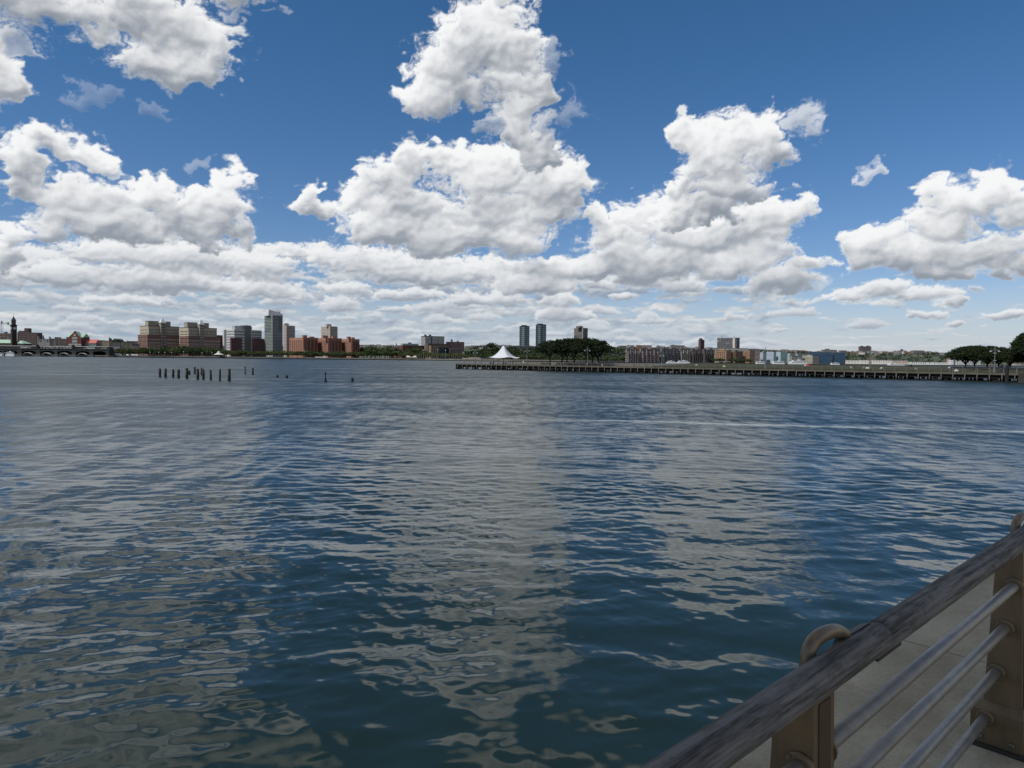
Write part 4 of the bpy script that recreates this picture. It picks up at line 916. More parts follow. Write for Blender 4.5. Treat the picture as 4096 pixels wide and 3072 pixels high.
for lab,xl,x0,x1,yt in (('left and wider blue glass slab of the blue glass complex',3232,3236,3330,1409),('right, darker blue glass slab of the blue glass complex',3330,3334,3382,1411)):
    B,b=boxy('blue_glass_building',lab,'office building',x0,x1,yt,2550,mat('deep_blue_glass' if x0<3300 else 'darker_blue_glass',(.022,.065,.14) if x0<3300 else (.016,.048,.105),.15,.25,.1),phi=8,xl=xl)
    lx,ly,W,L,z0,z1=b
    for k in range(8): MB().box(lx-.3,lx+W,ly-.5,ly,z1*(.1+.11*k),z1*(.1+.11*k)+1.0,bot=True).build('pale_blue_band',mat('blue_band',(.08,.15,.24),.3),B.o)
    B.done()
for i,(x0,x1,yt,yt2) in enumerate(((3355,3440,1441,0),(3441,3530,1441,0),(3531,3570,1442,0),(3571,3632,1443,0))):
    lab=['left end of the long white waterfront terrace, dark tall windows','second section of the long white waterfront terrace','short third section of the long white waterfront terrace','warm beige right end of the long white waterfront terrace'][i]
    B,b=boxy('white_terrace',lab,'apartment block',x0,x1,yt,2650,mat('terrace_white',(.72,.71,.66),.7,.1) if i<3 else mat('terrace_beige',(.55,.46,.38)),phi=-18)
    B.windows(b,'R',max(5,int((x1-x0)/6)),2,(.35,.92),(.01,.99),.45,.75,m=mat('terrace_glass',(.06,.065,.07),.3)); B.windows(b,'R',max(5,int((x1-x0)/6)),1,(.06,.24),(.01,.99),.6,.5,m=mat('terrace_glass',(.06,.065,.07))); B.done()
boxy('white_colonnade','long low building with thin white columns right of the beige terrace','apartment block',3634,3755,1448,2680,facade('wall_cols',(.66,.68,.66),(.13,.15,.16),3,7,.55,.8),phi=-18)
boxy('white_offices','small white banded office with a grey end by the pier tree line','office building',3760,3802,1450,2680,facade('wall_bands',(.68,.68,.62),(.14,.15,.15),40,3.6,.96,.45),phi=-18)
boxy('gray_offices','grey and white office partly hidden by the left of the right-hand pier trees','office building',3812,3870,1432,2500,facade('wall_gw2',(.62,.62,.63),(.10,.11,.13),4,3.6,.6,.55),phi=3)
boxy('brick_stack_building','small orange brick block left of the right-hand pier trees','apartment block',3806,3818,1426,2600,mat('orange_brick',(.30,.13,.08)),phi=3)
boxy('pale_offices','pale building seen between trunks of the right-hand pier trees','office building',3872,3925,1438,2500,facade('wall_gw3',(.44,.47,.47),(.12,.16,.17),4,3.6,.6,.55),phi=3)
boxy('pale_offices','far beige house at the right edge beneath the trees','house',4068,4090,1454,2500,facade('wall_gw4',(.36,.30,.27),(.10,.10,.10),4,3.6,.5,.5),phi=3)
# on the ridge
def ridge_b(label,x0,x1,yt,c,D=3320,cat='apartment block',name='ridge_block',xl=None,pent=None,w=(.07,.07,.08)):
    x,y=shore_pt(x0,D); z=hill_z(x,D)-3
    return boxy(name,label,cat,x0,x1,yt,D,facade('wall_ridge_%d'%x0,c,w,5,4,.45,.45),phi=14,xl=xl,z=z,pent=pent)
ridge_b('big brown stepped apartment block on the right ridge skyline',3440,3485,1386,(.14,.115,.11),xl=3433,pent=[(.1,.3,.2,.6,3),(.6,.9,.2,.6,4)])
ridge_b('small red-brown block with a rooftop box on the right ridge',3600,3622,1402,(.17,.10,.085),pent=[(.35,.65,.2,.6,6)])
ridge_b('flat grey block standing on the wooded right ridge',3654,3698,1402,(.19,.17,.155),D=3200)
ridge_b('long pale multi-storey block behind the blue glass complex',3292,3348,1399,(.24,.23,.22),D=3100,pent=[(.2,.5,.2,.6,4)])
ridge_b('grey house-like block right of the blue glass complex roof',3362,3386,1402,(.17,.165,.165),D=3100)
ridge_b('cream block with balconies on the ridge right of the domed church',2684,2738,1381,(.21,.20,.165),D=3200,pent=[(.1,.3,.2,.6,2)])
ridge_b('rust-coloured block on the ridge above the left end of the brick row',2548,2570,1381,(.26,.11,.08),D=3200)
ridge_b('pale stepped block on the ridge left of the domed church',2572,2606,1381,(.25,.22,.19),D=3200)
ridge_b('dusky block on the ridge right of the pier grove treetops',2478,2504,1383,(.14,.12,.12),D=3200)
# hillside houses
HC_=[('white',(.55,.54,.52)),('cream',(.42,.38,.30)),('rust-red',(.24,.11,.08)),('grey',(.25,.26,.27)),('tan',(.30,.24,.18))]
rr=random.Random(11)
def houses(px0,px1,n,where,D0,D1,size=1.0,zoff=0):
    for i in range(n):
        px=px0+(px1-px0)*(i+rr.random())/n; D=rr.uniform(D0,D1); x,y=shore_pt(px,D); z=max(G0,hill_z(x,y))+zoff
        cn,c=rr.choice(HC_); w=rr.uniform(5,10)*size; h=rr.uniform(5,9)*size
        o=empty('house',(x,y,z-1),rr.uniform(-.4,.4),'%s hillside house %s'%(cn,where),'house','%s houses %s'%(cn,where))
        MB().box(-w,w,0,9,-3,h).build('wall',facade('house_'+cn,c,(.06,.06,.07),3,3.2,.35,.45),o)
        if rr.random()<.6: MB().gable(-w,w,0,9,h,h+3*size,'x').build('roof',mat('house_roof_%d'%rr.randint(0,2),[(.12,.11,.11),(.20,.19,.18),(.16,.08,.06)][0]),o)
        else: MB().box(-w-.3,w+.3,-.3,9.3,h,h+.6,bot=True).build('roof',mat('house_roof_flat',(.30,.30,.29)),o)
houses(1440,1590,35,'on the skyline between the red brick blocks and the brick school',3180,3380,1.35)
houses(1858,2075,29,'on the skyline around the tent peak',3200,3380,1.35)
houses(2040,2110,6,'beside the left twin glass tower on the skyline',2900,3100,1.3,12)
houses(2480,2860,54,'on the ridge above the long brick apartments',3180,3380,1.62)
houses(2960,3290,48,'on the ridge above the white waterfront blocks',3180,3380,1.35)
houses(3386,3600,37,'on the ridge above the long white terrace',3200,3380,1.49)
houses(3620,3830,35,'on the wooded ridge left of the right-hand pier trees',3220,3380,1.35)
houses(260,560,24,'on the left skyline behind the chimneys',2950,3200,1.62)
houses(3400,3640,22,'low on the slope just above the long white terrace',2960,3040,.9)
# ships in the river on the right
for a in (('white three-deck ferry nearest the pier grove, left of two at the far quay',2663,2703,1445,1456,1900,2,-1),
 ('longer white ferry with a dark band, right of two at the far quay',2706,2762,1443,1456,1900,2,1),
 ('small white yacht left of the two large white yachts before the glass blocks',3020,3058,1446,1458,1500,1,-1),
 ('medium white yacht with a long open deck before the glass blocks',3086,3136,1445,1459,1500,1,-1),
 ('largest white streamlined yacht before the cream colonnaded block',3157,3231,1441,1460,1500,2,1),
 ('low white boat at the left end of the long white terrace',3322,3360,1452,1461,1700,1,1),
 ('flat white work boat before the beige end of the terrace',3545,3615,1455,1462,1700,1,-1)):
    ship(a[0],a[1],a[2],a[3],a[4],min(a[5],shoreD(a[1])-25),cat='boat',name='yacht' if 'yacht' in a[0] else 'boat',tiers=a[6],bow=a[7])
x0=at_depth(2859,1453,1040)[0]; x1=at_depth(2921,1453,1040)[0]; o=empty('barge',((x0+x1)/2,1040,0),0,'long flat dark covered barge before the sunlit tan apartments','barge'); h=(x1-x0)/2
MB().hexa([(-h,-5,-.5),(h,-5,-.5),(h,5,-.5),(-h,5,-.5)],[(-h-1,-5,1.2),(h+1,-5,1.2),(h+1,5,1.2),(-h-1,5,1.2)]).build('hull',DARK,o); MB().box(-h+1,h-1,-4,4,2.9,3.7,bot=True).build('roof',mat('barge_roof',(.22,.25,.27)),o)
for i in range(7): MB().box(-h+2+i*(2*h-4)/6-.2,-h+2+i*(2*h-4)/6+.2,-4,-3.6,1.6,2.9).build('post',DARK,o)
# promenade cars and lamp posts on the left bank
for i,px in enumerate((465,480,511,532,540,548)):
    x,y=shore_pt(px,1118); o=empty('parked_van',(x,y,G0),0,'white vehicle parked on the quay under the trees right of the ferry terminal','van','white vehicles on the left quay')
    MB().hexa([(-2.4,-1,.4),(2.4,-1,.4),(2.4,1,.4),(-2.4,1,.4)],[(-2.2,-.9,1.3),(2.2,-.9,1.3),(2.2,.9,1.3),(-2.2,.9,1.3)]).hexa([(-2.2,-.9,1.3),(1.6,-.9,1.3),(1.6,.9,1.3),(-2.2,.9,1.3)],[(-2.0,-.8,2.2),(1.0,-.8,2.2),(1.0,.8,2.2),(-2.0,.8,2.2)]).build('body',WHITE,o)
    for sx in (-1.5,1.5): 
        w=MB().lathe((0,0),[(.42,0),(.42,.25)],10).build('wheel',DARK,o,(sx,-.98,.42)); w.rotation_euler=(math.pi/2,0,0)
for i in range(5):
    x,y=shore_pt(1266+i*9,1116); o=empty('parked_car',(x,y,G0),0,'white car parked on the promenade below the middle red brick block','car','white cars on the promenade')
    MB().hexa([(-2.1,-.9,.35),(2.1,-.9,.35),(2.1,.9,.35),(-2.1,.9,.35)],[(-2.0,-.85,.95),(2.0,-.85,.95),(2.0,.85,.95),(-2.0,.85,.95)]).hexa([(-1.4,-.8,.95),(1.0,-.8,.95),(1.0,.8,.95),(-1.4,.8,.95)],[(-1.0,-.7,1.5),(.6,-.7,1.5),(.6,.7,1.5),(-1.0,.7,1.5)]).build('body',WHITE,o)
def promenade_lamp(px,h,lab,grp=None,D=1112):
    x,y=shore_pt(px,D); o=empty('street_lamp',(x,y,G0),0,lab,'street lamp',grp)
    MB().tube([(0,0,0),(0,0,h)],[.14,.09],6).build('pole',mat('lamp_gray',(.30,.31,.30)),o); MB().lathe((0,0),[(.3,h),(.75,h+.2),(.6,h+.8),(.1,h+1.0)],8).build('lamp_head',mat('lamp_white',(.7,.7,.66),.4,.05),o)
for px in (600,635,660,687,734,808,848): promenade_lamp(px,5.2 if px!=734 else 6.5,'slim lamp post with a white globe along the park below the twin pyramid-roofed blocks','globe lamps along the park')
promenade_lamp(1217,10,'tall pale lamp mast at the left end of the red brick blocks promenade')
for px in (1693,1750,1782): promenade_lamp(px,13 if px!=1750 else 14,'tall slim floodlight mast in front of the library lawn','masts before the library',1120)
for i in range(22):
    px=1668+i*8.6; x,y=shore_pt(px,1112); o=MB().tube([(0,0,0),(0,0,6.5)],[.16,.10],5).build('fence_post',mat('net_post',(.30,.31,.29)),None,(x,y,G0)); tag(o,'thin tall pale post of the sports netting before the library','post','netting posts before the library')
# ------------------------------------------------------------------ the long pier
def ground_pt(px,py,z=0.0):
    r=ray(px,py); k=(z-HC)/r[2]; return np.array([r[0]*k,r[1]*k])
PA=ground_pt(1829,1475.6); PB=ground_pt(3700,1520.5)
PD=(PB-PA)/np.linalg.norm(PB-PA); PN=np.array([-PD[1],PD[0]])      # PN: away from the viewer
PROT_=math.atan2(PD[1],PD[0]); ZD=2.15; PW=28.0; PLEN=262.0
pier=empty('pier',(PA[0],PA[1],0),PROT_,'long concrete pier on dark piles reaching in from the right','pier')
def psol(px,w=0.0):
    """distance along the pier of the point w metres inland that shows at column px"""
    t=ray(px,1460)[:2]; q=PA+PN*w; den=PD[0]*t[1]-PD[1]*t[0]; return -(q[0]*t[1]-q[1]*t[0])/den
def pw(s,w): return PA+PD*s+PN*w
pc=mat('pier_concrete',(.060,.057,.047),.9,.3,.25); pdark=mat('pile_black',(.010,.010,.009),.9,.4,.8)
MB().box(0,PLEN,0,PW,ZD-.18,ZD,bot=True).build('deck',pc,pier)
MB().box(-.2,PLEN,-.3,0.1,ZD-.42,ZD+.10,bot=True).build('edge_beam',mat('edge_beam_gray',(.090,.085,.068),.9,.3,.4),pier)
nb=int(PLEN/2.62)
m=MB().box(-.11,.11,-.34,-.02,1.15,ZD-.40,bot=True); m.hexa([(-.05,-.3,.35),(.07,-.3,.35),(.07,0,.35),(-.05,0,.35)],[(-.11,-.34,1.15),(.11,-.34,1.15),(.11,-.02,1.15),(-.11,-.02,1.15)]); brk=m.mesh('bracket',mat('bracket_pale',(.13,.12,.095),.9,.2,.5))
pile=MB().tube([(0,0,-2),(0,0,ZD-.2)],[.24,.22],8).mesh('pile',pdark)
rp=random.Random(3); rest=MB()
for i in range(nb):
    s=.5+i*2.62
    if i<100: link('bracket',brk,pier,(s,0,0))
    link('pile',pile,pier,(s+rp.uniform(-.1,.1),.35,0)) if i<100 else None
    for w in (1.6,6,13,20,27):
        if rp.random()<.66: rest.box(s-.30+rp.uniform(-.35,.35),s+.30+rp.uniform(-.35,.35),w,w+.4,-1,ZD-.19)
    if rp.random()<.45: rest.box(s+rp.uniform(.5,1.0),s+rp.uniform(1.3,2.0),.5,.9,-1,ZD-.19)
rest.box(0,PLEN,.25,.6,.80,ZD-.19,bot=True); rest.box(0,PLEN,.25,.6,-.3,.16); rest.box(0,PLEN,9,9.3,.75,ZD-.19,bot=True)
tag(rest.build('pile_forest',pdark,pier),kind='stuff')
MB().box(-.5,.4,-.45,1.2,-1,ZD-.05).build('end_fender',pdark,pier)
# lawn and paving on the pier
s0=psol(2620,8); lawn=MB(); lawn.face([(s0,5.5,ZD+.30),(205,5.5,ZD+.30),(205,20,ZD+1.5),(s0+8,20,ZD+1.5)]); lawn.face([(s0,5.5,ZD),(205,5.5,ZD),(205,5.5,ZD+.30),(s0,5.5,ZD+.30)]); lawn.face([(s0,5.5,ZD+.30),(s0+8,20,ZD+1.5),(s0,20,ZD)]); lawn.face([(s0+8,20,ZD+1.5),(205,20,ZD+1.5),(205,24,ZD),(s0,24,ZD)])
tag(lawn.build('lawn',mat('lawn_green',(.026,.030,.012),.95,.3,.6),None,(PA[0],PA[1],0),PROT_),kind='structure')
# railings
rm=mat('pier_rail_gray',(.13,.13,.118),.6,.15,.5)
def railing(label,w,s0,s1,zb,n_posts,h=1.08,bars=3):
    o=empty('railing',(pw(s0,w)[0],pw(s0,w)[1],zb),PROT_,label,'railing'); Lr=s1-s0
    MB().box(0,Lr,-.05,.05,h-.07,h,bot=True).build('top_rail',rm,o)
    for k in range(bars): MB().box(0,Lr,-.015,.015,h*(k+.6)/(bars+.6)-.015,h*(k+.6)/(bars+.6)+.015,bot=True).build('rail',rm,o)
    post=MB().box(-.05,.05,-.05,.05,0,h-.07).mesh('post',rm)
    for i in range(n_posts+1): link('post',post,o,(Lr*i/n_posts,0,0))
    return o
railing('long grey railing along the near edge of the pier',.12,1.2,PLEN,ZD+.10,97)
railing('long grey railing along the far edge of the pier',PW-.3,0,PLEN,ZD,60)
railing('inner railing with a pale rail beside the right-hand pier trees',5.0,psol(3800,5),PLEN,ZD,30,1.5)
# tensile canopy
TS=psol(2014,9.0); tc_=pw(TS,9.0)
tent=empty('tent_canopy',(tc_[0],tc_[1],ZD),PROT_,'large white peaked tensile canopy near the outer end of the pier','canopy')
prof=[]; nA=48; nR=14; V=[]; F_=[]
zp=zat(2013,1383,*tc_)-ZD; ze=zat(2013,1431,*tc_)-ZD; RB=5.6
for i in range(nR+1):
    t=i/nR
    for k in range(nA):
        a=2*math.pi*k/nA; cc=(math.cos(4*(a+.55))+1)/2      # four tie-down corners
        R=RB*(1+.24*cc**2)
        r=.34+(R-.34)*t
        z=ze+(zp-ze)*(1-t)**2.15*(1)+ .25*cc**3*t**3 - .55*(1-cc)*t**4*0 + (.55*(1-cc)*t**4)*-.35
        V.append((r*math.cos(a),r*math.sin(a),z))
for i in range(nR):
    for k in range(nA):
        k2=(k+1)%nA; F_.append((i*nA+k,(i+1)*nA+k,(i+1)*nA+k2,i*nA+k2))
me=bpy.data.meshes.new('fabric'); me.from_pydata(V,[],F_); me.polygons.foreach_set('use_smooth',[True]*len(F_)); me.materials.append(mat('tent_fabric',(.50,.52,.56),.7,.05,.4)); link('fabric',me,tent)
MB().tube([(0,0,0),(0,0,zp+.7)],[.14,.10],8).build('mast',rm,tent); MB().lathe((0,0),[(.36,zp-.05),(.30,zp+.18),(.05,zp+.3)],10).build('cap',mat('cap_dark',(.05,.05,.05)),tent)
for k in range(4):
    a=-.55+k*math.pi/2; R=RB*1.24; x,y=R*math.cos(a),R*math.sin(a)
    MB().tube([(x*1.02,y*1.02,ze+.3),(x*1.12,y*1.12,0)],.07,6).build('post',rm,tent)
    MB().tube([(x*.98,y*.98,ze+.3),(x*1.42,y*1.42,ze-.15)],.03,4).build('stay_cable',rm,tent)
for k in range(4):
    a=.25+k*math.pi/2; MB().tube([(RB*.8*math.cos(a),RB*.8*math.sin(a),0),(RB*.8*math.cos(a),RB*.8*math.sin(a),ze)],.06,6).build('post',rm,tent)
# lamps
lm=mat('lamp_post_green',(.12,.145,.135),.6,.12,.6)
def pier_lamp(px,w,ytop,label,arms=.85,banner=None,mid=False,grp=None):
    s=psol(px,w); p=pw(s,w); zt=zat(px,ytop,*p)-ZD
    o=empty('street_lamp',(p[0],p[1],ZD),math.atan2(-p[0],p[1])*1.0,label,'street lamp',grp)
    MB().lathe((0,0),[(.26,0),(.24,.9),(.13,1.1),(.10,2.5),(.085,zt-.2),(.05,zt)],8).build('pole',lm,o)
    if arms:
        za=zt-1.05; MB().box(-arms,arms,-.04,.04,za-.04,za+.05,bot=True).tube([(-arms*.75,0,za),(0,0,za+.55),(arms*.75,0,za)],.03,5).build('cross_arm',lm,o)
        for sx in (-arms,arms): MB().lathe((sx,0),[(.36,za-.42),(.30,za-.30),(.10,za-.12),(.05,za+.02)],10).build('lamp_head',mat('lamp_shade_pale',(.17,.19,.185),.5,.1),o)
    if mid:
        for h in (.45,.72): MB().box(-.35,.35,-.2,.1,zt*h,zt*h+.22,bot=True).build('floodlight',mat('lamp_shade_pale',(.17,.19,.185)),o)
    if banner:
        MB().box(-.32,.05,-.05,-.02,zt*.42,zt*.68,bot=True).build('banner',mat('banner_red',(.20,.05,.04),.8,.3,2),o); MB().box(-.32,.28,-.06,-.03,zt*.30,zt*.40,bot=True).build('sign',mat('lamp_shade_pale',(.17,.19,.185)),o)
    return o
pier_lamp(1901,9,1399,'T-topped lamp post standing alone left of the white canopy',arms=.8)
pier_lamp(2108,10,1391,'double-headed lamp post between the white canopy and the pier trees',mid=True)
pier_lamp(2349,1.2,1388,'double-headed lamp post in front of the right half of the pier grove')
pier_lamp(2438,14,1386,'lamp post with a reddish banner and sign right of the pier grove',banner=True)
pier_lamp(2647,1.2,1407,'single pole lamp at the railing before the maroon apartment blocks',arms=.55)
pier_lamp(3061,1.2,1389,'tall lamp post at the railing before the leftmost white glass blocks',arms=.7)
pier_lamp(3481,12,1392,'lamp post with a hanging yellow-black banner before the brown ridge block',arms=.6,banner=True)
pier_lamp(3978,1.2,1384,'double-headed lamp post in front of the right-hand pier trees',mid=True)
# pier trees
def pier_tree_mesh(k,rx,rz,h,n=330,low=.50):
    rng=np.random.RandomState(500+k); cs=[]; limbs=MB()
    limbs.tube([(0,0,-.3),(rng.uniform(-.2,.2),0,h*.18),(rng.uniform(-.4,.4),.1,h*.36)],[.32,.24,.20],8)
    for i in range(9):
        a=i*2*math.pi/9+rng.uniform(-.3,.3); R=rx*rng.uniform(.5,.85); z=h*rng.uniform(.62,.86)
        limbs.tube([(0,0,h*.30),(R*.35*math.cos(a),R*.35*math.sin(a),h*.48),(R*.7*math.cos(a),R*.7*math.sin(a),z*.88),(R*math.cos(a),R*math.sin(a),z)],[.15,.11,.06,.02],5)
    # umbrella crown built of flat leaf sprays
    for i in range(n):
        a=rng.uniform(0,6.283); t=math.sqrt(rng.rand()); 
        top=h*(1-.34*t**2.2); bot=h*(low+.06*rng.rand()-.05*t)
        lay=rng.rand()**.55; z=bot+(top-bot)*lay
        r=rx*t*(1.0 if lay>.2 else .85)
        c=np.array([r*math.cos(a),r*math.sin(a),z]); m_=24
        w=rng.randn(m_,3)*np.array([.50,.50,.13])*rng.uniform(.7,1.3)
        w[:,2]-= .10*(w[:,0]**2+w[:,1]**2); cs.append(c+w)
    V=leaf_quads(np.concatenate(cs),.15,rng,flat=-.6)
    return quads_mesh('crown',V,LEAFP),limbs.mesh('trunk',mat('pier_bark',(.035,.030,.026),.95,.3,2))
LEAFP=leafmat('pier_foliage',(.015,.026,.010),.6)
PT=[pier_tree_mesh(k,4.9,0,9.6) for k in range(3)]+[pier_tree_mesh(7+k,4.9,0,9.6,470,.46) for k in range(2)]
def pier_tree(px,w,ytop,R,k,label,rot=0.0):
    s=psol(px,w); p=pw(s,w); zt=zat(px,ytop,*p)-ZD
    o=empty('tree',(p[0],p[1],ZD),rot,label,'tree'); link('crown',PT[k][0],o); link('trunk',PT[k][1],o); o.scale=(R/4.9,R/4.9,zt/9.6)
for a in ((2200,13,1361,5.6,0,'leftmost tree of the grove on the pier, its crown reaching out to the left',.2),
 (2248,9,1354,5.0,1,'second tree from the left in the pier grove',1.3),(2296,14,1350,5.4,2,'middle tree of the pier grove, the highest crown',2.2),
 (2345,9,1352,5.2,0,'fourth tree from the left in the pier grove, behind the lamp post',3.3),(2392,13,1360,5.4,1,'rightmost tree of the grove on the pier',4.0),
 (2268,18,1354,5.0,2,'rear tree filling the gap between second and middle tree of the pier grove',5.1),(2370,19,1353,5.0,1,'rear tree behind the right half of the pier grove',.8)): pier_tree(*a)
for a in ((3862,15,1385,4.3,3,'leftmost tree of the right-hand group on the pier',.4),(3900,12,1381,4.0,4,'second tree of the right-hand group on the pier',2.0),
 (3950,15,1383,4.4,3,'tree behind the double-headed lamp in the right-hand group',1.0),(3996,14,1388,3.9,4,'tree behind the two tall mooring piles',3.0),
 (4040,13,1396,3.8,3,'lower tree between the mooring piles and the right edge',4.4)): pier_tree(*a)
s=psol(4112,8); p=pw(s,8); o=empty('tree',(p[0],p[1],ZD),.5,'tallest tree, cut by the right edge of the view','tree'); link('crown',PT[4][0],o); link('trunk',PT[4][1],o); zt=zat(4112,1325,*p)-ZD; o.scale=(.74,.74,zt/9.6)
# bank at the root of the pier (right edge)
sb=psol(4076,0); q=MB().box(sb,PLEN+40,-1.2,40,-1,ZD+.02,bot=True); tag(q.build('quay',mat('quay_dark',(.035,.034,.03),.9,.4,.4),None,(PA[0],PA[1],0),PROT_),kind='structure')
# tall mooring piles
for px,yt,yb,lab in ((4005,1459,1527,'left one of two tall black mooring piles in front of the pier'),(4027,1460,1531,'right, thicker one of two tall black mooring piles in front of the pier')):
    g=ground_pt(px,yb); h=zat(px,yt,*g); o=MB().tube([(0,0,-2),(0,.02,h*.5),(0,0,h)],[.35,.33,.31] if px<4010 else [.40,.38,.33],12).lathe((0,0),[(.24,h),(.05,h+.12)],10).build('mooring_pile',mat('pile_tar',(.012,.013,.016),.7,.4,1.2),None,(g[0],g[1],0),smooth=False); tag(o,lab,'pile')
x,y=pw(psol(3818,6),6); o=MB().tube([(0,0,0),(0,0,zat(3818,1424,x,y)-ZD)],[.12,.08],6).build('dark_post',mat('post_black',(.02,.02,.02)),None,(x,y,ZD)); tag(o,'thin black post at the left side of the right-hand pier trees','post')
MB().box(12,psol(2640,24),24,24.5,ZD,ZD+.85,bot=True).build('seat_wall',mat('seat_wall_beige',(.14,.125,.10),.9,.4,.4),pier)
# benches and planters seen through the railing
for i,px in enumerate((2170,2190,2232,2262,2300,2318,2325)):
    p=pw(psol(px,7),7); o=empty('bench',(p[0],p[1],ZD),PROT_,'dark bench under the trees of the pier grove','bench','benches under the pier grove')
    MB().box(-.9,.9,-.25,.25,.40,.48,bot=True).build('seat',DARK,o); MB().box(-.9,.9,.22,.28,.5,.95,bot=True).build('backrest',DARK,o)
    for sx in (-.7,.7): MB().box(sx-.04,sx+.04,-.2,.24,0,.4).build('leg',DARK,o)
for px,w,lab in ((1968,9,'dark picnic table under the left part of the white canopy'),(2018,8,'dark picnic table beneath the canopy mast'),):
    p=pw(psol(px,w),w); o=empty('picnic_table',(p[0],p[1],ZD),PROT_,lab,'table')
    MB().box(-.9,.9,-.4,.4,.72,.78,bot=True).build('tabletop',DARK,o)
    for sy in (-.75,.75): MB().box(-.9,.9,sy-.14,sy+.14,.42,.47,bot=True).build('seat',DARK,o)
    for sx in (-.7,.7): MB().box(sx-.05,sx+.05,-.8,.8,.38,.44,bot=True).box(sx-.05,sx+.05,-.3,.3,0,.73).build('leg',DARK,o)
# people (skin-modifier figures)
def figure(joints,edges,radii):
    me=bpy.data.meshes.new('fig'); me.from_pydata(joints,edges,[]); o=bpy.data.objects.new('fig',me); COL.objects.link(o)
    sk=o.modifiers.new('s','SKIN'); 
    for i,r in enumerate(radii): me.skin_vertices[0].data[i].radius=(r,r)
    me.skin_vertices[0].data[0].use_root=True
    o.modifiers.new('ss','SUBSURF').levels=1
    dg=bpy.context.evaluated_depsgraph_get(); out=bpy.data.meshes.new_from_object(o.evaluated_get(dg)); bpy.data.objects.remove(o); return out
def stand_mesh(step=.12,arm=.12):
    J=[(0,0,.92),(0,0,1.15),(0,-.01,1.36),(0,-.01,1.46),(0,-.02,1.56),(0,-.03,1.68),(-.10,0,.88),(-.11,-step,.48),(-.11,-step*.6,.07),(-.11,-step*.6-.16,.04),(.10,0,.88),(.11,step,.48),(.11,step*1.3,.07),(.11,step*1.3-.16,.04),(-.19,0,1.36),(-.24,.02,1.10),(-.24,-arm,.86),(-.24,-arm-.03,.76),(.19,0,1.36),(.24,.02,1.10),(.24,-arm*1.4,.87),(.24,-arm*1.4-.03,.77)]
    E=[(0,1),(1,2),(2,3),(3,4),(4,5),(0,6),(6,7),(7,8),(8,9),(0,10),(10,11),(11,12),(12,13),(2,14),(14,15),(15,16),(16,17),(2,18),(18,19),(19,20),(20,21)]
    R=[.145,.13,.15,.06,.095,.085,.09,.062,.045,.04,.09,.062,.045,.04,.065,.045,.034,.03,.065,.045,.034,.03]
    return figure(J,E,R)
def sit_mesh():
    J=[(0,0,.12),(0,.03,.35),(0,.0,.56),(0,-.02,.66),(0,-.04,.76),(0,-.06,.88),(-.10,-.08,.12),(-.14,-.45,.38),(-.14,-.72,.06),(-.14,-.88,.05),(.10,-.08,.12),(.16,-.42,.34),(.16,-.70,.06),(.16,-.86,.05),(-.19,0,.56),(-.24,-.12,.34),(-.2,-.34,.30),(-.2,-.42,.32),(.19,0,.56),(.24,-.1,.34),(.2,-.32,.30),(.2,-.40,.32)]
    E=[(0,1),(1,2),(2,3),(3,4),(4,5),(0,6),(6,7),(7,8),(8,9),(0,10),(10,11),(11,12),(12,13),(2,14),(14,15),(15,16),(16,17),(2,18),(18,19),(19,20),(20,21)]
    R=[.145,.13,.15,.06,.095,.085,.09,.062,.045,.04,.09,.062,.045,.04,.065,.045,.034,.03,.065,.045,.034,.03]
    return figure(J,E,R)
STM=stand_mesh(); SIM=sit_mesh()
def person(px,w,pose,cloth,label,rot=0,dz=0.0):
    p=pw(psol(px,w),w); o=empty('person',(p[0],p[1],ZD+dz),rot,label,'person')
    src=STM if pose=='stand' else SIM
    me=src.copy(); me.materials.clear(); m,nt,b=nodes('clothes_'+label[:12].replace(' ','_')+str(px))
    tcn=nt.nodes.new('ShaderNodeTexCoord'); sp=nt.nodes.new('ShaderNodeSeparateXYZ'); nt.links.new(tcn.outputs['Object'],sp.inputs[0]); zc=(1.47,.92) if pose=='stand' else (.68,.20)
    c=mixc(nt,mth(nt,'GREATER_THAN',sp.outputs[2],zc[0]),mixc(nt,mth(nt,'GREATER_THAN',sp.outputs[2],zc[1]),cloth[1],cloth[0]),(.30,.18,.12)); nt.links.new(c,b.inputs['Base Color']); b.inputs['Roughness'].default_value=.9
    me.materials.append(m); link('body',me,o)
    hz=1.66 if pose=='stand' else .86; hy=-.02 if pose=='stand' else -.05
    MB().lathe((0,hy),[(.10,hz-.02),(.105,hz+.05),(.07,hz+.12),(.01,hz+.14)],8).build('hair',mat('hair_dark',(.02,.015,.012)),o)
K=(.015,.015,.018); 
